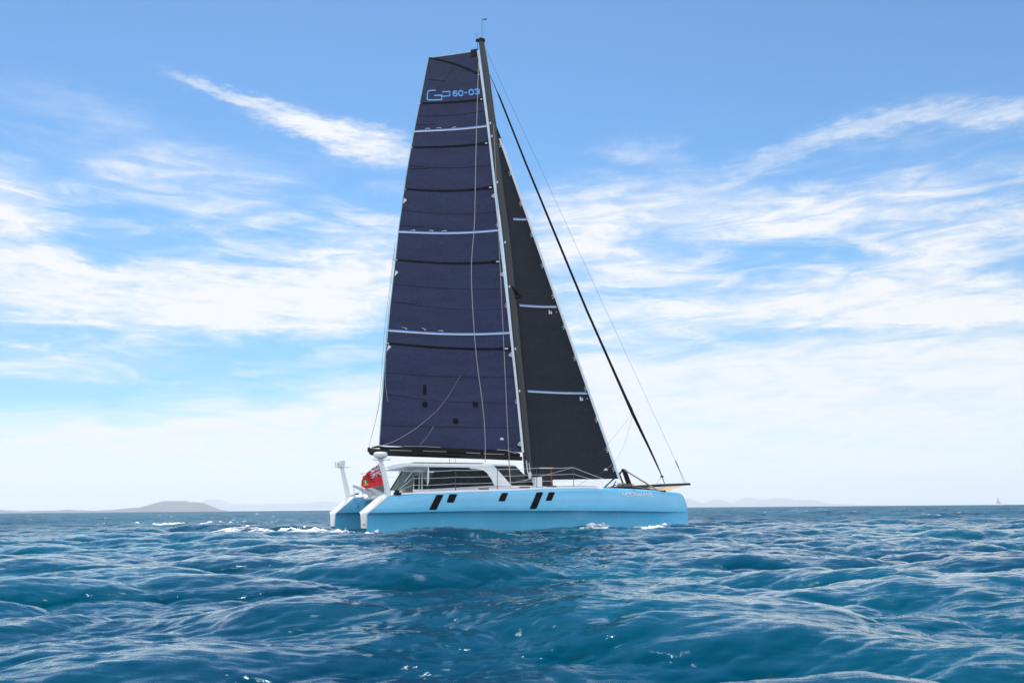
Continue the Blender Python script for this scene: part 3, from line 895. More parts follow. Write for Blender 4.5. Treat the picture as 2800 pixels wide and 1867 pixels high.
# --- stern poles, radar, davits
for sg in (-1, 1):
    v = sg * 3.98
    pole = MB()
    pts = [(0.99, v, 1.62), (0.55, v, 3.40)]
    rowsP = []
    for (u, v_, z), wd in zip(pts, (0.155, 0.105)):
        rowsP.append([(u + wd * math.cos(k * math.pi / 6), v_ + 0.07 * math.sin(k * math.pi / 6), z) for k in range(12)])
    pole.grid(rowsP, 0, True)
    po = pole.build('antenna_pole', MT['white'], cat, True, 60)
    br = MB()
    br.box((0.57, v, 3.425), (0.82 if sg < 0 else 0.84, 0.14, 0.035))
    br.box((0.55, v, 3.40), (0.30, 0.22, 0.05))
    br.build('pole_bracket', MT['offwhite'], po, False)
    if sg < 0:
        rd = MB()
        rd.lathe((0.53, v, 3.45), [(0.10, 0), (0.16, 0.03), (0.27, 0.06), (0.325, 0.12), (0.33, 0.24), (0.315, 0.29), (0.26, 0.325), (0.12, 0.34)], 32)
        rd.build('radar_dome', MT['white'], po, True, 40)
        lp = MB(); lp.tube([(0.95, v, 3.43), (0.95, v, 3.49)], 0.04, 8); lp.build('stern_light', MT['offwhite'], po)
    else:
        rd = MB()
        rd.lathe((0.53, v, 3.45), [(0.13, 0), (0.175, 0.05), (0.18, 0.28), (0.16, 0.36), (0.10, 0.41), (0.03, 0.425)], 28)
        rd.build('satellite_dome', MT['white'], po, True, 50)
        rd = MB(); rd.tube([(0.17, v, 3.43), (0.17, v, 3.75)], [0.022, 0.03], 8); rd.build('antenna', MT['offwhite'], po)
        rd = MB(); rd.tube([(0.30, v, 3.43), (0.30, v, 3.62), (0.31, v, 3.70)], [0.05, 0.06, 0.03], 8); rd.build('antenna', MT['offwhite'], po)
for v in (1.25, -0.45):
    dv = MB()
    dv.prism([(1.78, 1.66), (1.82, 1.90), (1.30, 2.12), (0.56, 2.41), (0.50, 2.38), (0.52, 2.30), (1.25, 1.93), (1.62, 1.55), (1.66, 1.35), (1.74, 1.33)], v - 0.06, v + 0.06)
    d_ = dv.build('davit', MT['offwhite'], cat, False, bevel=0.02)
    fl = MB()
    fl.tube([(0.55, v, 2.34), (0.62, v, 1.75), (0.83, v, 1.25)], 0.010, 5)
    fl.tube([(0.83, v, 1.25), (1.05, v, 1.75), (1.28, v, 2.05)], 0.010, 5)
    fl.tube([(0.80, v, 1.27), (0.86, v, 1.22)], 0.03, 6)
    fl.build_each('davit_fall', MT['darkwire'], d_)

# --- mast and boom
MZ = [2.10, 4.29, 12.24, 16.58, 20.6, 24.02, 27.05, 28.62]
MUF = [10.42, 10.27, 9.53, 9.10, 8.57, 8.18, 7.77, 7.50]
MCH = [0.40, 0.44, 0.46, 0.46, 0.45, 0.44, 0.42, 0.36]
def mast_front(z): return interp(z, MZ, MUF)
mb = MB()
rowsM = []
for k in range(40):
    z = 2.0 + (28.55 - 2.0) * k / 39
    f, ch = mast_front(z), interp(z, MZ, MCH)
    cx = f - ch / 2
    rowsM.append([(cx + ch / 2 * math.cos(q) * (1 if math.cos(q) > 0 else 1), 0.115 * (1 if z < 24 else 1 - (z - 24) * 0.08) * math.copysign(abs(math.sin(q)) ** 0.85, math.sin(q)), z) for q in [j * math.pi / 8 for j in range(16)]])
mb.grid(rowsM, 0, True)
mb.f.append(tuple(range(len(mb.v) - 16, len(mb.v)))); mb.m.append(0)
mast = mb.build('mast', MT['mastg'], cat, True, 60)
mb = MB()
mb.box((7.28, 0, 28.60), (0.52, 0.16, 0.14)); mb.box((7.05, 0, 28.56), (0.14, 0.12, 0.16)); mb.box((7.47, 0, 28.66), (0.16, 0.12, 0.22)); mb.box((7.30, 0, 28.72), (0.2, 0.1, 0.14))
mb.tube([(7.06, 0, 28.5), (7.10, 0, 27.9)], 0.018, 6)
mb.build('masthead', MT['black'], mast, bevel=0.02)
mb = MB()
mb.tube([(7.38, 0, 28.7), (7.37, 0, 30.05)], 0.013, 6)
mb.tube([(7.37, 0, 30.02), (7.62, 0, 30.06)], 0.010, 5)
mb.box((7.62, 0, 30.10), (0.12, 0.015, 0.10))
for q in range(3):
    mb.tube([(7.50, 0, 30.05), (7.50 + 0.10 * math.cos(q * 2.1), 0.10 * math.sin(q * 2.1), 30.05)], 0.02, 5)
mb.tube([(7.12, 0, 28.75), (6.95, 0, 28.98), (7.18, 0, 29.05)], 0.010, 5)
mb.build('wind_sensor', MT['darkwire'], mast)
for z in (7.6, 10.0, 13.6, 16.2, 19.8, 22.6, 23.4):
    mb = MB()
    mb.box((mast_front(z) - 0.40, -0.10, z), (0.07, 0.05, 0.12))
    mb.build('mast_fitting', MT['offwhite'], mast, False)
mb = MB()
mb.tube([(9.15, -0.12, 13.62), (9.45, -0.14, 13.25), (9.75, -0.12, 13.05)], [0.06, 0.09, 0.04], 8)
mb.lathe((9.52, -0.12, 12.95), [(0.05, 0), (0.16, 0.02), (0.16, 0.06), (0.05, 0.08)], 12)
mb.build('radar_reflector', MT['black'], mast)
mb = MB()
mb.tube([(9.92, -0.14, 3.72), (10.0, -0.14, 3.0)], 0.03, 6); mb.tube([(10.08, -0.15, 3.6), (10.16, -0.15, 2.9)], 0.02, 6)
mb.lathe((10.12, -0.16, 2.72), [(0.05, 0), (0.10, 0.05), (0.10, 0.30), (0.06, 0.36)], 10)
mb.build('halyard_winch', MT['steel'], mast)
def boom_v(u): return 0.55 * max(0, (9.7 - u) / 8.4)
mb = MB()
rowsB = []
for u, zb, zt, wd in ((1.16, 4.02, 4.27, 0.08), (1.28, 3.91, 4.30, 0.13), (2.2, 3.885, 4.16, 0.15), (5.3, 3.82, 4.05, 0.15), (8.6, 3.745, 3.97, 0.13), (9.70, 3.72, 3.95, 0.10)):
    v = boom_v(u)
    rowsB.append([(u, v - wd * 0.6, zb), (u, v + wd * 0.6, zb), (u, v + wd, zb + 0.07), (u, v + wd, zt - 0.03), (u, v + wd * 0.6, zt), (u, v - wd * 0.6, zt), (u, v - wd, zt - 0.03), (u, v - wd, zb + 0.07)])
mb.grid(rowsB, 0, True)
mb.f.append(tuple(range(8))); mb.m.append(0)
boom = mb.build('boom', MT['carbon'], cat, True, 50)
mb = MB()
rowsC = []
for k in range(26):
    u = 1.75 + (9.55 - 1.75) * k / 25
    zt = interp(u, [1.75, 2.6, 3.7, 5.0, 6.4, 7.6, 8.8, 9.55], [4.34, 4.37, 4.40, 4.37, 4.33, 4.30, 4.27, 4.12]) + 0.012 * math.sin(u * 4.1)
    zb = interp(u, [1.2, 9.7], [4.10, 3.93])
    v = boom_v(u)
    rowsC.append([(u, v - 0.12, zb), (u, v - 0.17 - 0.02 * math.sin(u * 5), zb + 0.12), (u, v - 0.13, (zb + zt) / 2 + 0.08), (u, v - 0.03, zt), (u, v + 0.10, (zb + zt) / 2 + 0.05), (u, v + 0.15, zb + 0.1)])
mb.grid(rowsC)
mb.build('sail_bag', MT['black'], boom, True, 70)
mb = MB()
for u0, u1, z in ((2.2, 3.4, 4.18), (4.0, 5.3, 4.155), (6.4, 7.2, 4.10), (7.4, 8.6, 4.06)):
    mb.tube([(u0, boom_v(u0) - 0.195, z), ((u0 + u1) / 2, boom_v((u0 + u1) / 2) - 0.20, z - 0.012), (u1, boom_v(u1) - 0.195, z - 0.02)], 0.012, 5)
mb.tube([(8.2, boom_v(8.2) - 0.16, 4.29), (8.8, boom_v(8.8) - 0.16, 4.26), (9.3, boom_v(9.3) - 0.16, 4.10)], 0.015, 5)
mb.tube([(3.0, boom_v(3.0) - 0.10, 4.395), (3.9, boom_v(3.9) - 0.10, 4.41), (5.0, boom_v(5) - 0.10, 4.375)], 0.012, 5)
mb.build_each('bag_lacing', MT['rope'], boom)
mb = MB()
mb.box((1.15, boom_v(1.2), 4.20), (0.10, 0.18, 0.22)); mb.tube([(1.30, boom_v(1.2), 4.30), (1.62, boom_v(1.6), 4.36), (2.1, boom_v(2.1), 4.33)], [0.04, 0.07, 0.03], 6)
mb.build('boom_end_fitting', MT['black'], boom, False)

# --- sails
LZ = [4.17, 7.61, 12.19, 17.17, 20.5, 22.88, 25.5, 27.9]; LU = [9.76, 9.43, 8.94, 8.39, 8.02, 7.76, 7.42, 7.09]
EZ = [4.43, 8.75, 11.85, 16.8, 20.1, 23.05, 28.1]; EU = [1.70, 2.00, 2.31, 2.87, 3.34, 3.85, 4.80]; EV = [.5, .8, 1.1, 1.5, 1.8, 2.0, 2.3]
def main_pt(a, s, off=0.0):
    zl = 4.17 + s * (27.9 - 4.17); ze = 4.43 + s * (28.1 - 4.43)
    L_ = Vector((interp(zl, LZ, LU), 0.0, zl)); E_ = Vector((interp(ze, EZ, EU), interp(ze, EZ, EV), ze))
    P = L_ + (E_ - L_) * a
    b_ = (.62 + .2 * math.sin(math.pi * min(1, s * 1.2))) * (1 - .55 * s) * min(1, .35 + s * 4)
    b_ *= 1 - 0.85 * max(0.0, s) ** 9
    P.y += b_ * 3.1 * a * max(0, 1 - a) ** 1.25 * 1.35
    P.y -= off
    return P
JH, JT, JC = Vector((8.25, .02, 23.3)), Vector((15.97, .02, 2.76)), Vector((10.55, 1.45, 2.70))
def jib_pt(a, s, off=0.0):
    L_ = JT + (JH - JT) * s; E_ = JC + (JH - JC) * s
    P = L_ + (E_ - L_) * a
    P.y += .55 * max(0, 1 - s) ** .7 * min(1, .45 + s * 3) * 3.1 * a * max(0, 1 - a) ** 1.3
    P.y -= off
    return P
def curve_as(p, q, r, n=16):
    """curve through three (a, s) points"""
    res = []
    for k in range(n + 1):
        t_ = k / n
        c_ = [2 * q[i] - 0.5 * (p[i] + r[i]) for i in (0, 1)]
        res.append(((1 - t_) ** 2 * p[0] + 2 * t_ * (1 - t_) * c_[0] + t_ * t_ * r[0], (1 - t_) ** 2 * p[1] + 2 * t_ * (1 - t_) * c_[1] + t_ * t_ * r[1]))
    return res
def band(fn, pts, w0, w1, off, mb, mi=0, span=23.7):
    n = len(pts)
    rows_ = []
    for k, (a_, s_) in enumerate(pts):
        wd = (w0 + (w1 - w0) * k / (n - 1)) / span / 2
        rows_.append([fn(a_, s_ - wd, off), fn(a_, s_ + wd, off)])
    mb.grid(rows_, mi)
mb = MB()
mb.grid([[main_pt(i / 40, j / 90) for i in range(41)] for j in range(91)])
mainsail = mb.build('mainsail', MT['main'], cat, True, 180)
BAT = [((1.0, 1.0), (0.417, 0.971), (0.0, 0.934)), ((1.01, 0.866), (0.491, 0.871), (0.0, 0.873)), ((1.01, 0.741), (0.473, 0.753), (0.0, 0.759)),
       ((1.01, 0.626), (0.491, 0.636), (0.0, 0.646)), ((1.01, 0.441), (0.433, 0.451), (0.0, 0.459)), ((1.006, 0.235), (0.413, 0.241), (0.0, 0.246))]
for k, (p, q, r) in enumerate(BAT):
    mb = MB()
    cv = curve_as(p, q, r, 24)
    band(main_pt, cv, 0.12, 0.15 if k else 0.17, 0.02, mb)
    band(main_pt, cv[-4:], 0.20, 0.26, 0.026, mb)
    bt = mb.build('batten', MT['dkpatch'], mainsail)
    mb = MB()
    e = cv[-2]
    band(main_pt, [(0.055, e[1] + 0.0005), (0.03, e[1] + 0.0005)], 0.07, 0.07, 0.034, mb)
    mb.build('batten_box', MT['tape'], bt)
    if k:
        mb = MB()
        mb.tube([main_pt(1.03, p[1]), main_pt(0.985, p[1], 0.02)], 0.03, 6)
        mb.build('batten_end', MT['tape'], bt)
RB = [((1.002, 0.786), (0.532, 0.797), (0.0, 0.8035)), ((1.0, 0.513), (0.523, 0.526), (0.0, 0.5375)), ((1.0, 0.266), (0.409, 0.276), (0.0, 0.2845))]
for p, q, r in RB:
    mb = MB()
    cv = curve_as(p, q, r, 24)
    band(main_pt, [(a_, s_ + 0.0016) for a_, s_ in cv], 0.07, 0.07, 0.02, mb, 0)
    band(main_pt, [(a_, s_ - 0.0010) for a_, s_ in cv], 0.055, 0.055, 0.022, mb, 1)
    mb.build('reef_band', [MT['bluetape'], MT['tape']], mainsail)
mb = MB()
for q in [((0.857, 0.795), (0.788, 0.797)), ((0.697, 0.799), (0.624, 0.801)), ((0.481, 0.801), (0.416, 0.804)), ((0.886, 0.519), (0.835, 0.523)), ((0.689, 0.527), (0.643, 0.528)), ((0.560, 0.529), (0.506, 0.532)),
          ((0.890, 0.277), (0.847, 0.275)), ((0.721, 0.282), (0.685, 0.278)), ((0.579, 0.280), (0.536, 0.280))]:
    mb.tube([main_pt(*q[0], 0.05), main_pt((q[0][0] + q[1][0]) / 2, (q[0][1] + q[1][1]) / 2 + 0.001, 0.06), main_pt(*q[1], 0.03)], [0.012, 0.016, 0.028], 6)
mb.build_each('reef_tie', MT['tape'], mainsail)
mb = MB()          # white luff cars and tape between sail and mast
rowsL = []
for k in range(60):
    s_ = k / 59
    p = main_pt(0, s_)
    rowsL.append([p + Vector((-0.055, -0.02, 0)), p + Vector((0.0, -0.06, 0)), p + Vector((0.075, -0.05, 0)), p + Vector((0.085, 0.03, 0))])
mb.grid(rowsL)
mb.build('luff_tape', MT['tape'], mainsail, True, 60)
mb = MB()
mb.grid([[main_pt(1.0, k / 60, 0.01), main_pt(1.0, k / 60, 0.01) + Vector((-0.05, -0.01, 0)), main_pt(1.0, k / 60, -0.02)] for k in range(61)])
mb.grid([[main_pt(k / 10, 1.0, 0.01), main_pt(k / 10, 1.0, 0.01) + Vector((0, 0, 0.06)), main_pt(k / 10, 1.0, -0.02)] for k in range(11)])
mb.build('leech_tape', MT['cyanedge'], mainsail)
mb = MB()
mb.grid([[main_pt(a_, s_, 0.02) for a_ in (0.0, 0.05, 0.10, 0.14)] for s_ in (0.985, 0.992, 1.0, 1.006)])
mb.build('headboard', MT['black'], mainsail)
# sail number, drawn as strokes in sail metres then laid on the cloth
chord = 4.65
mb = MB()
def nfn(x_, y_): return main_pt(x_ / chord, y_ / 23.7, 0.028)
def N(pts): return [(a_ * chord, s_ * 23.7) for a_, s_ in pts]
mb.ribbon(N([(0.773, 0.9045), (0.889, 0.903), (0.905, 0.899), (0.895, 0.880), (0.872, 0.8765), (0.653, 0.878), (0.657, 0.8905), (0.779, 0.8895)]), 0.085, nfn)
mb.ribbon(N([(0.647, 0.900), (0.527, 0.900), (0.524, 0.8885), (0.656, 0.8872)]), 0.075, nfn)
DIG = {'6': [[(.92, 1), (.28, 1), (0, .78), (0, .22), (.28, 0), (.74, 0), (1, .18), (1, .42), (.74, .6), (.05, .6)]], '0': [[(.28, 0), (.72, 0), (1, .2), (1, .8), (.72, 1), (.28, 1), (0, .8), (0, .2), (.28, 0)]],
       '3': [[(0, .9), (.25, 1), (.75, 1), (1, .86), (1, .66), (.75, .53), (1, .38), (1, .14), (.75, 0), (.25, 0), (0, .1)], [(0.4, .53), (.75, .53)]], '-': [[(0.15, .5), (0.75, .5)]]}
xx = 0.468
for ch, wd in zip('60-03', (0.062, 0.062, 0.045, 0.062, 0.058)):
    y0, y1 = 0.888 + (0.468 - xx) * 0.002, 0.9005 + (0.468 - xx) * 0.001
    for st in DIG[ch]:
        mb.ribbon(N([(xx - px * wd, y0 + py * (y1 - y0)) for px, py in st]), 0.082, nfn)
    xx -= wd + 0.029
mb.build('sail_number', MT['number'], mainsail)
mb = MB()
def disc(a_, s_, r_, mb, mi=0, ch=7.6):
    mb.add([main_pt(a_, s_, 0.022)] + [main_pt(a_ + r_ * math.cos(q * math.pi / 12) / ch, s_ + r_ * math.sin(q * math.pi / 12) / 23.7, 0.022) for q in range(24)], [(0, 1 + k, 1 + (k + 1) % 24) for k in range(24)], mi)
disc(0.685, 0.100, 0.17, mb); disc(0.461, 0.066, 0.17, mb)
mb.grid([[main_pt(0.698, 0.123, 0.022), main_pt(0.672, 0.123, 0.022)], [main_pt(0.698, 0.147, 0.022), main_pt(0.672, 0.147, 0.022)]])
mb.grid([[main_pt(0.325, 0.102, 0.022), main_pt(0.286, 0.102, 0.022)], [main_pt(0.325, 0.1145, 0.022), main_pt(0.286, 0.1145, 0.022)]])
mb.build_each('sail_patch', MT['dkpatch'], mainsail)
mb = MB()
mb.add([main_pt(0.138 + d * 0.013 * math.cos(q), 0.0275 + 0.0055 * math.sin(q), 0.024) for q, d in [(math.pi * k / 8, 1) for k in range(9)]], [tuple(range(9))])
mb.build('sail_emblem', MT['tape'], mainsail)
mb = MB()          # webbing fans at reef clews and tacks, flakes along the luff
for a_, s_, sg in ((0.997, 0.590, -1), (0.997, 0.402, -1), (0.997, 0.219, -1)):
    p = main_pt(a_, s_ - 0.003, 0.025)
    mb.add([p] + [p + Vector((0.05 + 0.24 * math.cos(q), -0.01, 0.02 + 0.34 * math.sin(q))) for q in (0.75, 0.95, 1.15, 1.35, 1.5)], [(0, 1, 2), (0, 2, 3), (0, 3, 4), (0, 4, 5)])
for s_ in (0.616, 0.420, 0.224, 0.013):
    p = main_pt(0.0, s_, 0.045)
    for q in (1.95, 2.15, 2.35, 2.55, 2.75):
        e1, e2 = q - 0.06, q + 0.06
        mb.add([p, p + Vector((0.32 * math.cos(e1), -0.01, 0.32 * math.sin(e1))), p + Vector((0.32 * math.cos(e2), -0.01, 0.32 * math.sin(e2)))], [(0, 1, 2)])
for s_ in (0.549, 0.350, 0.119):
    p = main_pt(0.0, s_, 0.045)
    for q in (2.5, 3.14, 3.8):
        mb.tube([p, p + Vector((0.20 * math.cos(q), -0.01, 0.20 * math.sin(q)))], 0.014, 4)
mb.build_each('webbing', MT['tape'], mainsail, False)
mb = MB()
for p, q in (((1.0, 0.937), (0.627, 0.930)), ((1.0, 0.805), (0.720, 0.810)), ((1.0, 0.682), (0.747, 0.689)), ((1.0, 0.529), (0.735, 0.535)), ((1.0, 0.336), (0.775, 0.338)), ((1.0, 0.115), (0.803, 0.115))):
    band(main_pt, [p, ((p[0] + q[0]) / 2, (p[1] + q[1]) / 2), q], 0.035, 0.035, 0.02, mb)
band(main_pt, curve_as((0.8, 0.112), (0.4, 0.112), (0.0, 0.118)), 0.02, 0.02, 0.016, mb)
band(main_pt, curve_as((0.71, 0.534), (0.35, 0.536), (0.0, 0.541)), 0.02, 0.02, 0.016, mb)
band(main_pt, curve_as((0.77, 0.336), (0.35, 0.338), (0.0, 0.343)), 0.02, 0.02, 0.016, mb)
band(main_pt, [(0.82, 0.895), (0.62, 0.935), (0.45, 0.965)], 0.03, 0.03, 0.016, mb)
mb.build_each('sail_seam', MT['dkpatch'], mainsail)
mb = MB()
for s_ in (0.055, 0.175, 0.39, 0.58, 0.70, 0.84):
    band(main_pt, curve_as((1.0, s_ - 0.010), (0.5, s_ - 0.004), (0.0, s_ + 0.003)), 0.035, 0.035, 0.014, mb)
for q in range(5):      # load lines fanning from the clew and the tack
    band(main_pt, [(0.99, 0.004), (0.985 - 0.16 * math.sin(0.25 + q * 0.27), 0.004 + 0.085 * math.cos(0.25 + q * 0.27))], 0.03, 0.012, 0.013, mb)
    band(main_pt, [(0.01, 0.006), (0.01 + 0.13 * math.sin(0.25 + q * 0.27), 0.006 + 0.06 * math.cos(0.25 + q * 0.27))], 0.03, 0.012, 0.013, mb)
mb.build_each('panel_seam', MT['seam'], mainsail)
mb = MB()
mb.tube(bez([main_pt(a_, s_, 0.05) for a_, s_ in ((0.979, 0.0), (0.886, 0.014), (0.758, 0.042), (0.653, 0.071), (0.575, 0.096), (0.491, 0.132), (0.404, 0.176))]), [0.016 - 0.0004 * k for k in range(len(bez([(0, 0, 0)] * 7)))], 5)
mb.tube(bez([main_pt(a_, s_, 0.05) for a_, s_ in ((0.726, 0.006), (0.671, 0.027), (0.625, 0.051))]), 0.008, 5)
mb.tube([main_pt(1.0, 0.20, 0.04), main_pt(0.99, 0.14, 0.04), main_pt(0.965, 0.10, 0.05)], 0.010, 5)
mb.build_each('lazy_line', MT['wire'], mainsail)

mb = MB()
mb.grid([[jib_pt(i / 26, j / 70) for i in range(27)] for j in range(71)])
jib = mb.build('jib', MT['jib'], cat, True, 180)
for p, q in (((0.569, 0.735), (0.055, 0.734)), ((0.80, 0.488), (0.05, 0.485)), ((0.85, 0.246), (0.03, 0.240))):
    mb = MB()
    cv = [(p[0] + (q[0] - p[0]) * k / 14, p[1] + (q[1] - p[1]) * k / 14) for k in range(15)]
    band(jib_pt, [(a_, s_ + 0.0018) for a_, s_ in cv], 0.07, 0.07, 0.02, mb, 0, 20.6)
    band(jib_pt, [(a_, s_ - 0.0012) for a_, s_ in cv], 0.055, 0.055, 0.022, mb, 1, 20.6)
    mb.build('draft_stripe', [MT['bluetape'], MT['tape']], jib)
mb = MB()
for s_ in (0.12, 0.36, 0.61):
    band(jib_pt, [(k / 12, s_) for k in range(13)], 0.03, 0.03, 0.014, mb, 0, 20.6)
mb.build_each('panel_seam', MT['jseam'], jib)
mb = MB()
rowsL = []
for k in range(50):
    s_ = k / 49 * 0.965
    p = jib_pt(0, s_)
    rowsL.append([p + Vector((-0.10, -0.03, -0.02)), p + Vector((0, -0.06, 0)), p + Vector((0.055, -0.03, 0.02)), p + Vector((0.055, 0.05, 0.02))])
mb.grid(rowsL)
mb.build('luff_tape', MT['tape'], jib, True, 60)
mb = MB()
mb.tube([JH + Vector((-0.05, 0, 0.5)), JH, JH + Vector((0.45, 0, -1.0))], [0.03, 0.05, 0.03], 6)
mb.tube([Vector((8.2, 0.0, 23.9)), Vector((7.98, 0, 24.5))], 0.02, 6)
mb.build('jib_head_swivel', MT['black'], jib)
mb = MB()
for s_ in (0.027, 0.080, 0.165, 0.252, 0.338, 0.426, 0.513, 0.600, 0.688, 0.776, 0.863, 0.945):
    p = jib_pt(0.0, s_, 0.05) + Vector((-0.08, 0, 0))
    for q in (2.45, 3.1, 3.9):
        mb.tube([p, p + Vector((0.22 * math.cos(q), -0.01, 0.22 * math.sin(q)))], 0.015, 4)
mb.build('webbing', MT['tape'], jib, False)
mb = MB()
for a_, s_ in ((0.185, 0.470), (0.118, 0.225)):
    p = jib_pt(a_, s_, 0.03)
    mb.grid([[p + Vector((-0.13, 0, -0.11)), p + Vector((-0.03, 0, -0.11))], [p + Vector((-0.13, 0, 0.11)), p + Vector((-0.06, 0, 0.11))]])
    mb.add([p + Vector((0.0, 0, -0.11))] + [p + Vector((0.0 + 0.13 * math.cos(q), 0, 0.11 * math.sin(q))) for q in (-1.4, -0.8, -0.2, 0.2, 0.8, 1.5)], [tuple(range(7))])
    p2 = jib_pt(a_ * 0.45, s_, 0.05)
    mb.box(p2, (0.05, 0.01, 0.05))
p = jib_pt(0.105, 0.026, 0.03)
mb.add([p + Vector((0.15 * math.cos(math.pi * k / 8), 0, -0.05 + 0.13 * math.sin(math.pi * k / 8))) for k in range(9)], [tuple(range(9))])
mb.build_each('sail_emblem', MT['tape'], jib)

# rolled headsail on its furler, hung from the mast to the sprit
mb = MB()
pts = [(7.86, 0, 26.52), (8.31, 0, 25.59), (8.5, 0, 25.2), (10.20, 0, 21.23), (12.1, 0, 17.0), (14.08, 0, 12.62), (15.6, 0, 9.5), (16.62, 0, 7.4), (16.85, 0, 6.95), (17.00, 0, 6.62), (18.03, 0, 4.67), (18.6, 0, 3.55), (18.86, 0, 3.0), (19.06, 0, 2.50)]
mb.tube(pts, [0.018, 0.025, 0.055, 0.062, 0.070, 0.072, 0.078, 0.088, 0.105, 0.10, 0.068, 0.05, 0.03, 0.022], 10)
mb.lathe((18.90, 0, 2.86), [(0.04, 0), (0.12, 0.02), (0.12, 0.06), (0.04, 0.10)], 12)
fs = mb.build('furled_sail', MT['black'], cat)
mb = MB()
mb.tube([(16.98, -0.05, 6.62), (13.95, -1.2, 4.0)], 0.007, 5)
mb.tube(bez([(17.0, -0.05, 6.55), (15.6, -1.2, 4.6), (13.9, -2.4, 3.3), (11.2, -3.7, 2.25)]), 0.007, 5)
mb.tube([(18.88, 0, 2.9), (18.45, 0, 2.42)], 0.008, 5)
mb.build_each('headsail_sheet', MT['darkwire'], fs)
mb = MB()
mb.tube([(7.62, 0, 28.08), (20.0, 0, 3.66)], 0.008, 5); mb.tube([(19.9, 0, 3.86), (20.12, 0, 3.42)], 0.03, 6)
mb.tube([(20.10, 0, 3.45), (20.46, 0, 2.50)], 0.010, 5); mb.tube([(20.10, 0, 3.45), (20.62, 0, 2.50)], 0.010, 5)
mb.build('forestay', MT['darkwire'], cat)
for sg in (-1, 1):
    mb = MB()
    mb.tube([(8.05, sg * 0.12, 23.3), (7.20, sg * 3.86, 4.4), (7.30, sg * 3.93, 2.05)], 0.014, 5)
    mb.tube([(7.215, sg * 3.88, 3.5), (7.28, sg * 3.92, 2.4)], 0.026, 6)
    mb.build('shroud', MT['wire'], cat)
mb = MB()
mb.tube(bez([(7.1, -0.15, 27.6), (6.35, -1.6, 21.0), (6.02, -2.2, 16.5), (5.74, -2.45, 13.5), (5.95, -2.5, 9.5), (6.38, -2.5, 6.2), (6.49, -2.5, 4.6), (6.49, -2.5, 3.40)], 30), 0.017, 5)
mb.build('running_backstay', MT['wire'], cat)
mb = MB()
mb.tube(bez([(1.12, 0.5, 4.25), (1.75, 0.6, 7.0), (2.03, 0.9, 9.5), (2.25, 1.1, 12.2), (2.6, 1.35, 15.5)]), 0.009, 5)
mb.tube(bez([(1.12, 0.5, 4.25), (1.60, 0.5, 6.5), (1.86, 0.7, 9.5), (2.0, 0.9, 11.0), (2.62, 1.4, 15.9)]), 0.009, 5)
mb.tube([(5.55, boom_v(5.5), 3.84), (5.5, 0.2, 3.39)], 0.012, 5)
mb.build_each('topping_lift', MT['darkwire'], cat)

# ------------------------------------------------------------------ ensign, flown from the near antenna pole
def union(x_, y_):
    """x, y in 0..1 over the canton (2:1); 0 red 1 white 2 blue"""
    X, Y = (x_ - 0.5) * 2.0, (y_ - 0.5)
    if abs(X) < 0.10 or abs(Y) < 0.10: return 0
    if abs(X) < 0.17 or abs(Y) < 0.17: return 1
    d1 = (X * 0.5 - Y) / math.hypot(0.5, 1); d2 = (X * 0.5 + Y) / math.hypot(0.5, 1)
    for d in (d1, d2):
        if abs(d) < 0.033: return 0
    for d in (d1, d2):
        if abs(d) < 0.10: return 1
    return 2
def flag_color(x_, y_):
    if x_ < 0.5 and y_ > 0.5:
        return union(x_ * 2, (y_ - 0.5) * 2)
    X, Y = (x_ - 0.76) * 1.55, y_ - 0.42
    if abs(X) < 0.145 and -0.16 < Y < 0.20 and not (Y < -0.02 and abs(X) > 0.145 - (-0.02 - Y) * 0.75):
        if abs(X) < 0.045 and -0.12 < Y < 0.13: return 1
        return 3
    if -0.24 < Y < -0.15 and abs(X) < 0.14: return 4
    return 0
nx, ny = 110, 70
vs, fs, mi = [], [], []
for j in range(ny + 1):
    for i in range(nx + 1):
        x_, y_ = i / nx, j / ny
        hoist = Vector((1.0, -3.0, 2.28)).lerp(Vector((0.72, -3.0, 3.27)), y_)
        fly = Vector((-0.09, -3.0, 2.20)).lerp(Vector((-0.12, -3.0, 2.72)), y_)
        P = hoist.lerp(fly, x_)
        P.z += -0.22 * x_ * (1 - x_) * (0.4) + 0.05 * math.sin(x_ * 5.0 + 0.6) * x_ + (-0.06 * math.sin(math.pi * x_) * (1 - y_))
        P.y += 0.13 * math.sin(x_ * 9.5 + y_ * 2.2 + 0.4) * min(1, x_ * 3) + 0.05 * math.sin(x_ * 17 - y_ * 4)
        P.x += 0.05 * math.sin(y_ * 5 + x_ * 3) * x_
        vs.append(P)
for j in range(ny):
    for i in range(nx):
        o_ = j * (nx + 1) + i
        fs.append((o_, o_ + 1, o_ + nx + 2, o_ + nx + 1))
        mi.append(flag_color((i + .5) / nx, (j + .5) / ny))
mb = MB()
mb.v, mb.f, mb.m = [tuple(BOAT_O + Matrix.Rotation(BOAT_TH, 3, 'Z') @ p) for p in vs], fs, mi
flag = mb.build('ensign_flag', [MT['flagred'], MT['flagwhite'], MT['flagblue'], MT['flaggreen'], MT['flagyellow']], None, True, 180)
tag(flag, 'red ensign with union canton and green badge flying beside the near stern pole', 'flag')
mb = MB()
Rm = Matrix.Rotation(BOAT_TH, 3, 'Z')
mb.tube([BOAT_O + Rm @ Vector(p) for p in ((0.20, -3.98, 3.41), (0.70, -3.02, 3.30), (1.01, -3.0, 2.26), (1.08, -3.0, 1.86))], 0.009, 5)
mb.build('halyard', MT['darkwire'], flag)

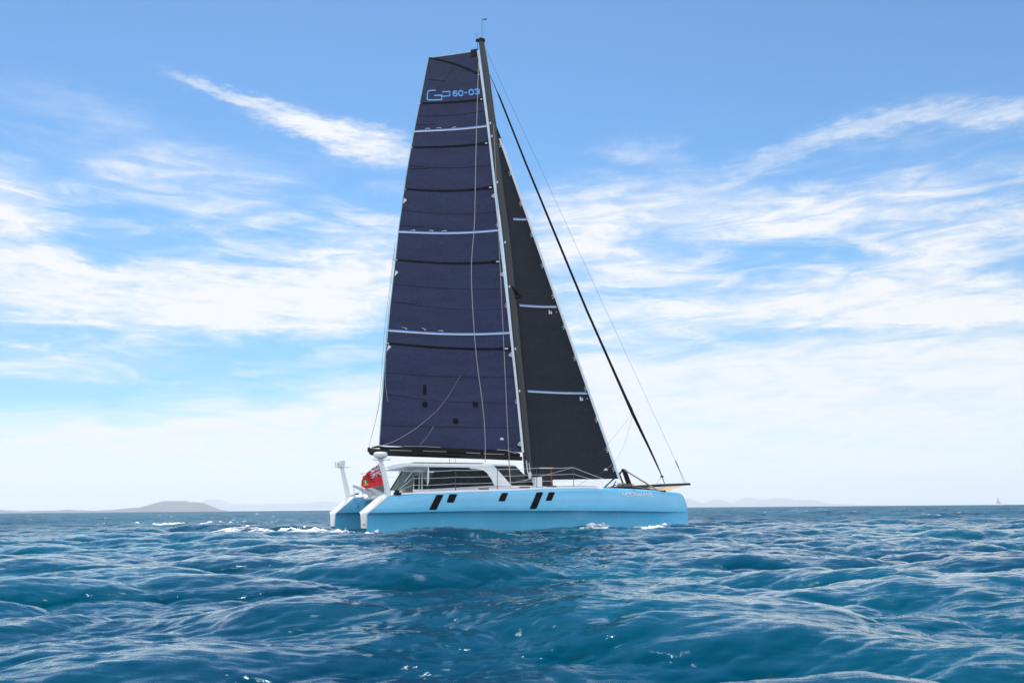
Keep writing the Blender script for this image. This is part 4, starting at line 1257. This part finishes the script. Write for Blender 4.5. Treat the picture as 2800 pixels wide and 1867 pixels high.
# ------------------------------------------------------------------ far sailing boat
far = bpy.data.objects.new('sailing_boat', None)
D = 1100.0
far.scale = (0.8, 0.8, 0.8)
far.location = ((2703 - 1400) / 2400 * D, D, 0.0)
link(far)
tag(far, 'tiny white sailing boat far off on the horizon with its sails up', 'sailboat')
mb = MB()
secs = []
for u, hw, zk, zt in ((-4.6, 0.9, 0.25, 1.35), (-2, 1.5, -0.3, 1.3), (1, 1.6, -0.4, 1.35), (4, 1.0, -0.2, 1.5), (6.0, 0.06, 0.4, 1.7)):
    secs.append([(u, -hw, zt), (u, -hw * 0.9, zt * 0.4), (u, 0, zk), (u, hw * 0.9, zt * 0.4), (u, hw, zt)])
mb.grid(secs)
mb.build('hull', MT['white'], far)
mb = MB(); mb.grid([[(u, -hw, zt) , (u, hw, zt)] for u, hw, zt in ((-4.6, .88, 1.34), (-2, 1.48, 1.29), (1, 1.58, 1.34), (4, .98, 1.49), (6, .05, 1.69))]); mb.prism([(-1.5, 1.3), (-1.2, 1.75), (1.8, 1.75), (2.6, 1.35)], -0.9, 0.9); mb.build('deck', MT['white'], far)
mb = MB(); mb.tube([(0.6, 0, 1.3), (0.3, 0, 13.6)], 0.14, 6); mb.build('mast', MT['carbon'], far)
mb = MB(); mb.grid([[Vector((0.45 - 0.02 * k, 0.05, 2.2 + 0.98 * k)).lerp(Vector((-3.8 + 0.38 * k, 0.6, 2.0 + 0.96 * k)), q / 5) + Vector((0, 0.35 * math.sin(math.pi * q / 5), 0)) for q in range(6)] for k in range(11)]); mb.build('mainsail', MT['whitesail'], far)
mb = MB(); mb.grid([[Vector((5.6 - 0.52 * k, 0.0, 1.9 + 1.0 * k)).lerp(Vector((0.9 - 0.05 * k, 0.8 - 0.07 * k, 2.0 + 0.98 * k)), q / 5) for q in range(6)] for k in range(6)]); mb.build('jib', MT['whitesail'], far)

# ------------------------------------------------------------------ haze: closed box of even air round everything
hz = MB()
hz.box((0, 0, 142.0), (42000, 42000, 294.0))
ho = hz.build('haze', paint('tmp', (1, 1, 1)), None, False)
m, t = new_mat('sea_haze')
pv = t.n('ShaderNodeVolumePrincipled', i_Color=(0.96, 0.97, 1.0, 1), i_Density=0.00011, i_Anisotropy=0.35)
t.n('ShaderNodeOutputMaterial', i_Volume=pv.outputs[0])
ho.data.materials.clear()
ho.data.materials.append(m)
tag(ho, kind='stuff')

# ------------------------------------------------------------------ broken water and spray round the hulls
rs = np.random.RandomState(9)
ico = bmesh.new()
bmesh.ops.create_icosphere(ico, subdivisions=1, radius=1.0)
iv = np.array([v.co[:] for v in ico.verts]); iff = [tuple(v.index for v in f.verts) for f in ico.faces]
ico.free()
def sea_z(x, y):
    a_ = math.atan2(x, y); r_ = math.hypot(x, y)
    i = int(np.searchsorted(rad, r_)); j = int(np.clip(np.searchsorted(azs, a_), 0, na - 1))
    return float(H.reshape(nr, na)[i, j])
FV, FF = [], []
def spray(cx, cy, rx, ry, n, hh, size, boat=True, rot=0.0):
    for _ in range(n):
        q, e = rs.uniform(0, 2 * math.pi), math.sqrt(rs.uniform(0, 1))
        dx_, dy_ = e * math.cos(q) * rx, e * math.sin(q) * ry
        px_, py_ = cx + dx_ * math.cos(rot) - dy_ * math.sin(rot), cy + dx_ * math.sin(rot) + dy_ * math.cos(rot)
        if boat:
            p = BOAT_O + Rm @ Vector((px_, py_, 0))
        else:
            p = Vector((px_, py_, 0))
        pk = abs(math.sin(cx * 3.1 + dx_ * 2.9) * 0.5 + 0.5 * math.sin(dx_ * 9.3 + cy) + 0.35 * math.sin(dx_ * 23 + 2))
        if rs.uniform() > 0.25 + pk: continue
        top = hh * (1 - e ** 2) * min(1, pk)
        r_ = 0.8 * size * math.exp(rs.normal(0, 0.65))
        z = sea_z(p.x, p.y) + top * rs.uniform(0, 1) ** 1.8 - r_ * 0.3
        o_ = len(FV) * 12
        FV.append(iv * r_ * np.array([1.5, 1.2, 0.8]) * rs.uniform(0.7, 1.3, (12, 1)) + np.array([p.x, p.y, z]))
        FF.extend([(a_ + o_, b_ + o_, c_ + o_) for a_, b_, c_ in iff])
for args in [(11.8, -4.5, 1.1, 0.35, 330, 0.36, 0.026), (14.8, -4.15, 0.9, 0.25, 160, 0.22, 0.03), (13.2, -6.4, 1.9, 0.45, 330, 0.16, 0.03), (12.5, -7.2, 0.6, 0.3, 90, 0.10, 0.03),
             (6.0, -4.5, 0.6, 0.2, 90, 0.12, 0.025), (0.2, -4.9, 0.5, 0.25, 60, 0.2, 0.03), (-0.9, -2.6, 1.2, 0.8, 160, 0.18, 0.035), (-1.6, 3.0, 2.0, 0.9, 300, 0.3, 0.035), (-4.0, 3.2, 2.4, 1.0, 160, 0.14, 0.035),
             (17.4, -3.6, 0.5, 0.15, 40, 0.1, 0.02), (3.0, -8.5, 0.6, 0.3, 60, 0.06, 0.02)]:
    spray(*args)
spray(-27.5, 69.5, 3.4, 0.9, 170, 0.20, 0.04, False); spray(-23.5, 70.6, 3.2, 0.8, 150, 0.2, 0.04, False); spray(-19.5, 71.2, 3.0, 0.7, 90, 0.14, 0.035, False); spray(-33.0, 74.0, 2.5, 1.2, 60, 0.15, 0.05, False)
me = bpy.data.meshes.new('sea_foam')
me.from_pydata(np.concatenate(FV).tolist(), [], FF)
me.materials.append(paint('foam', (0.86, 0.88, 0.90), 0.6, 0.05, 6.0))
me.polygons.foreach_set('use_smooth', [True] * len(me.polygons))
tag(link(bpy.data.objects.new('sea_foam', me)), kind='stuff')
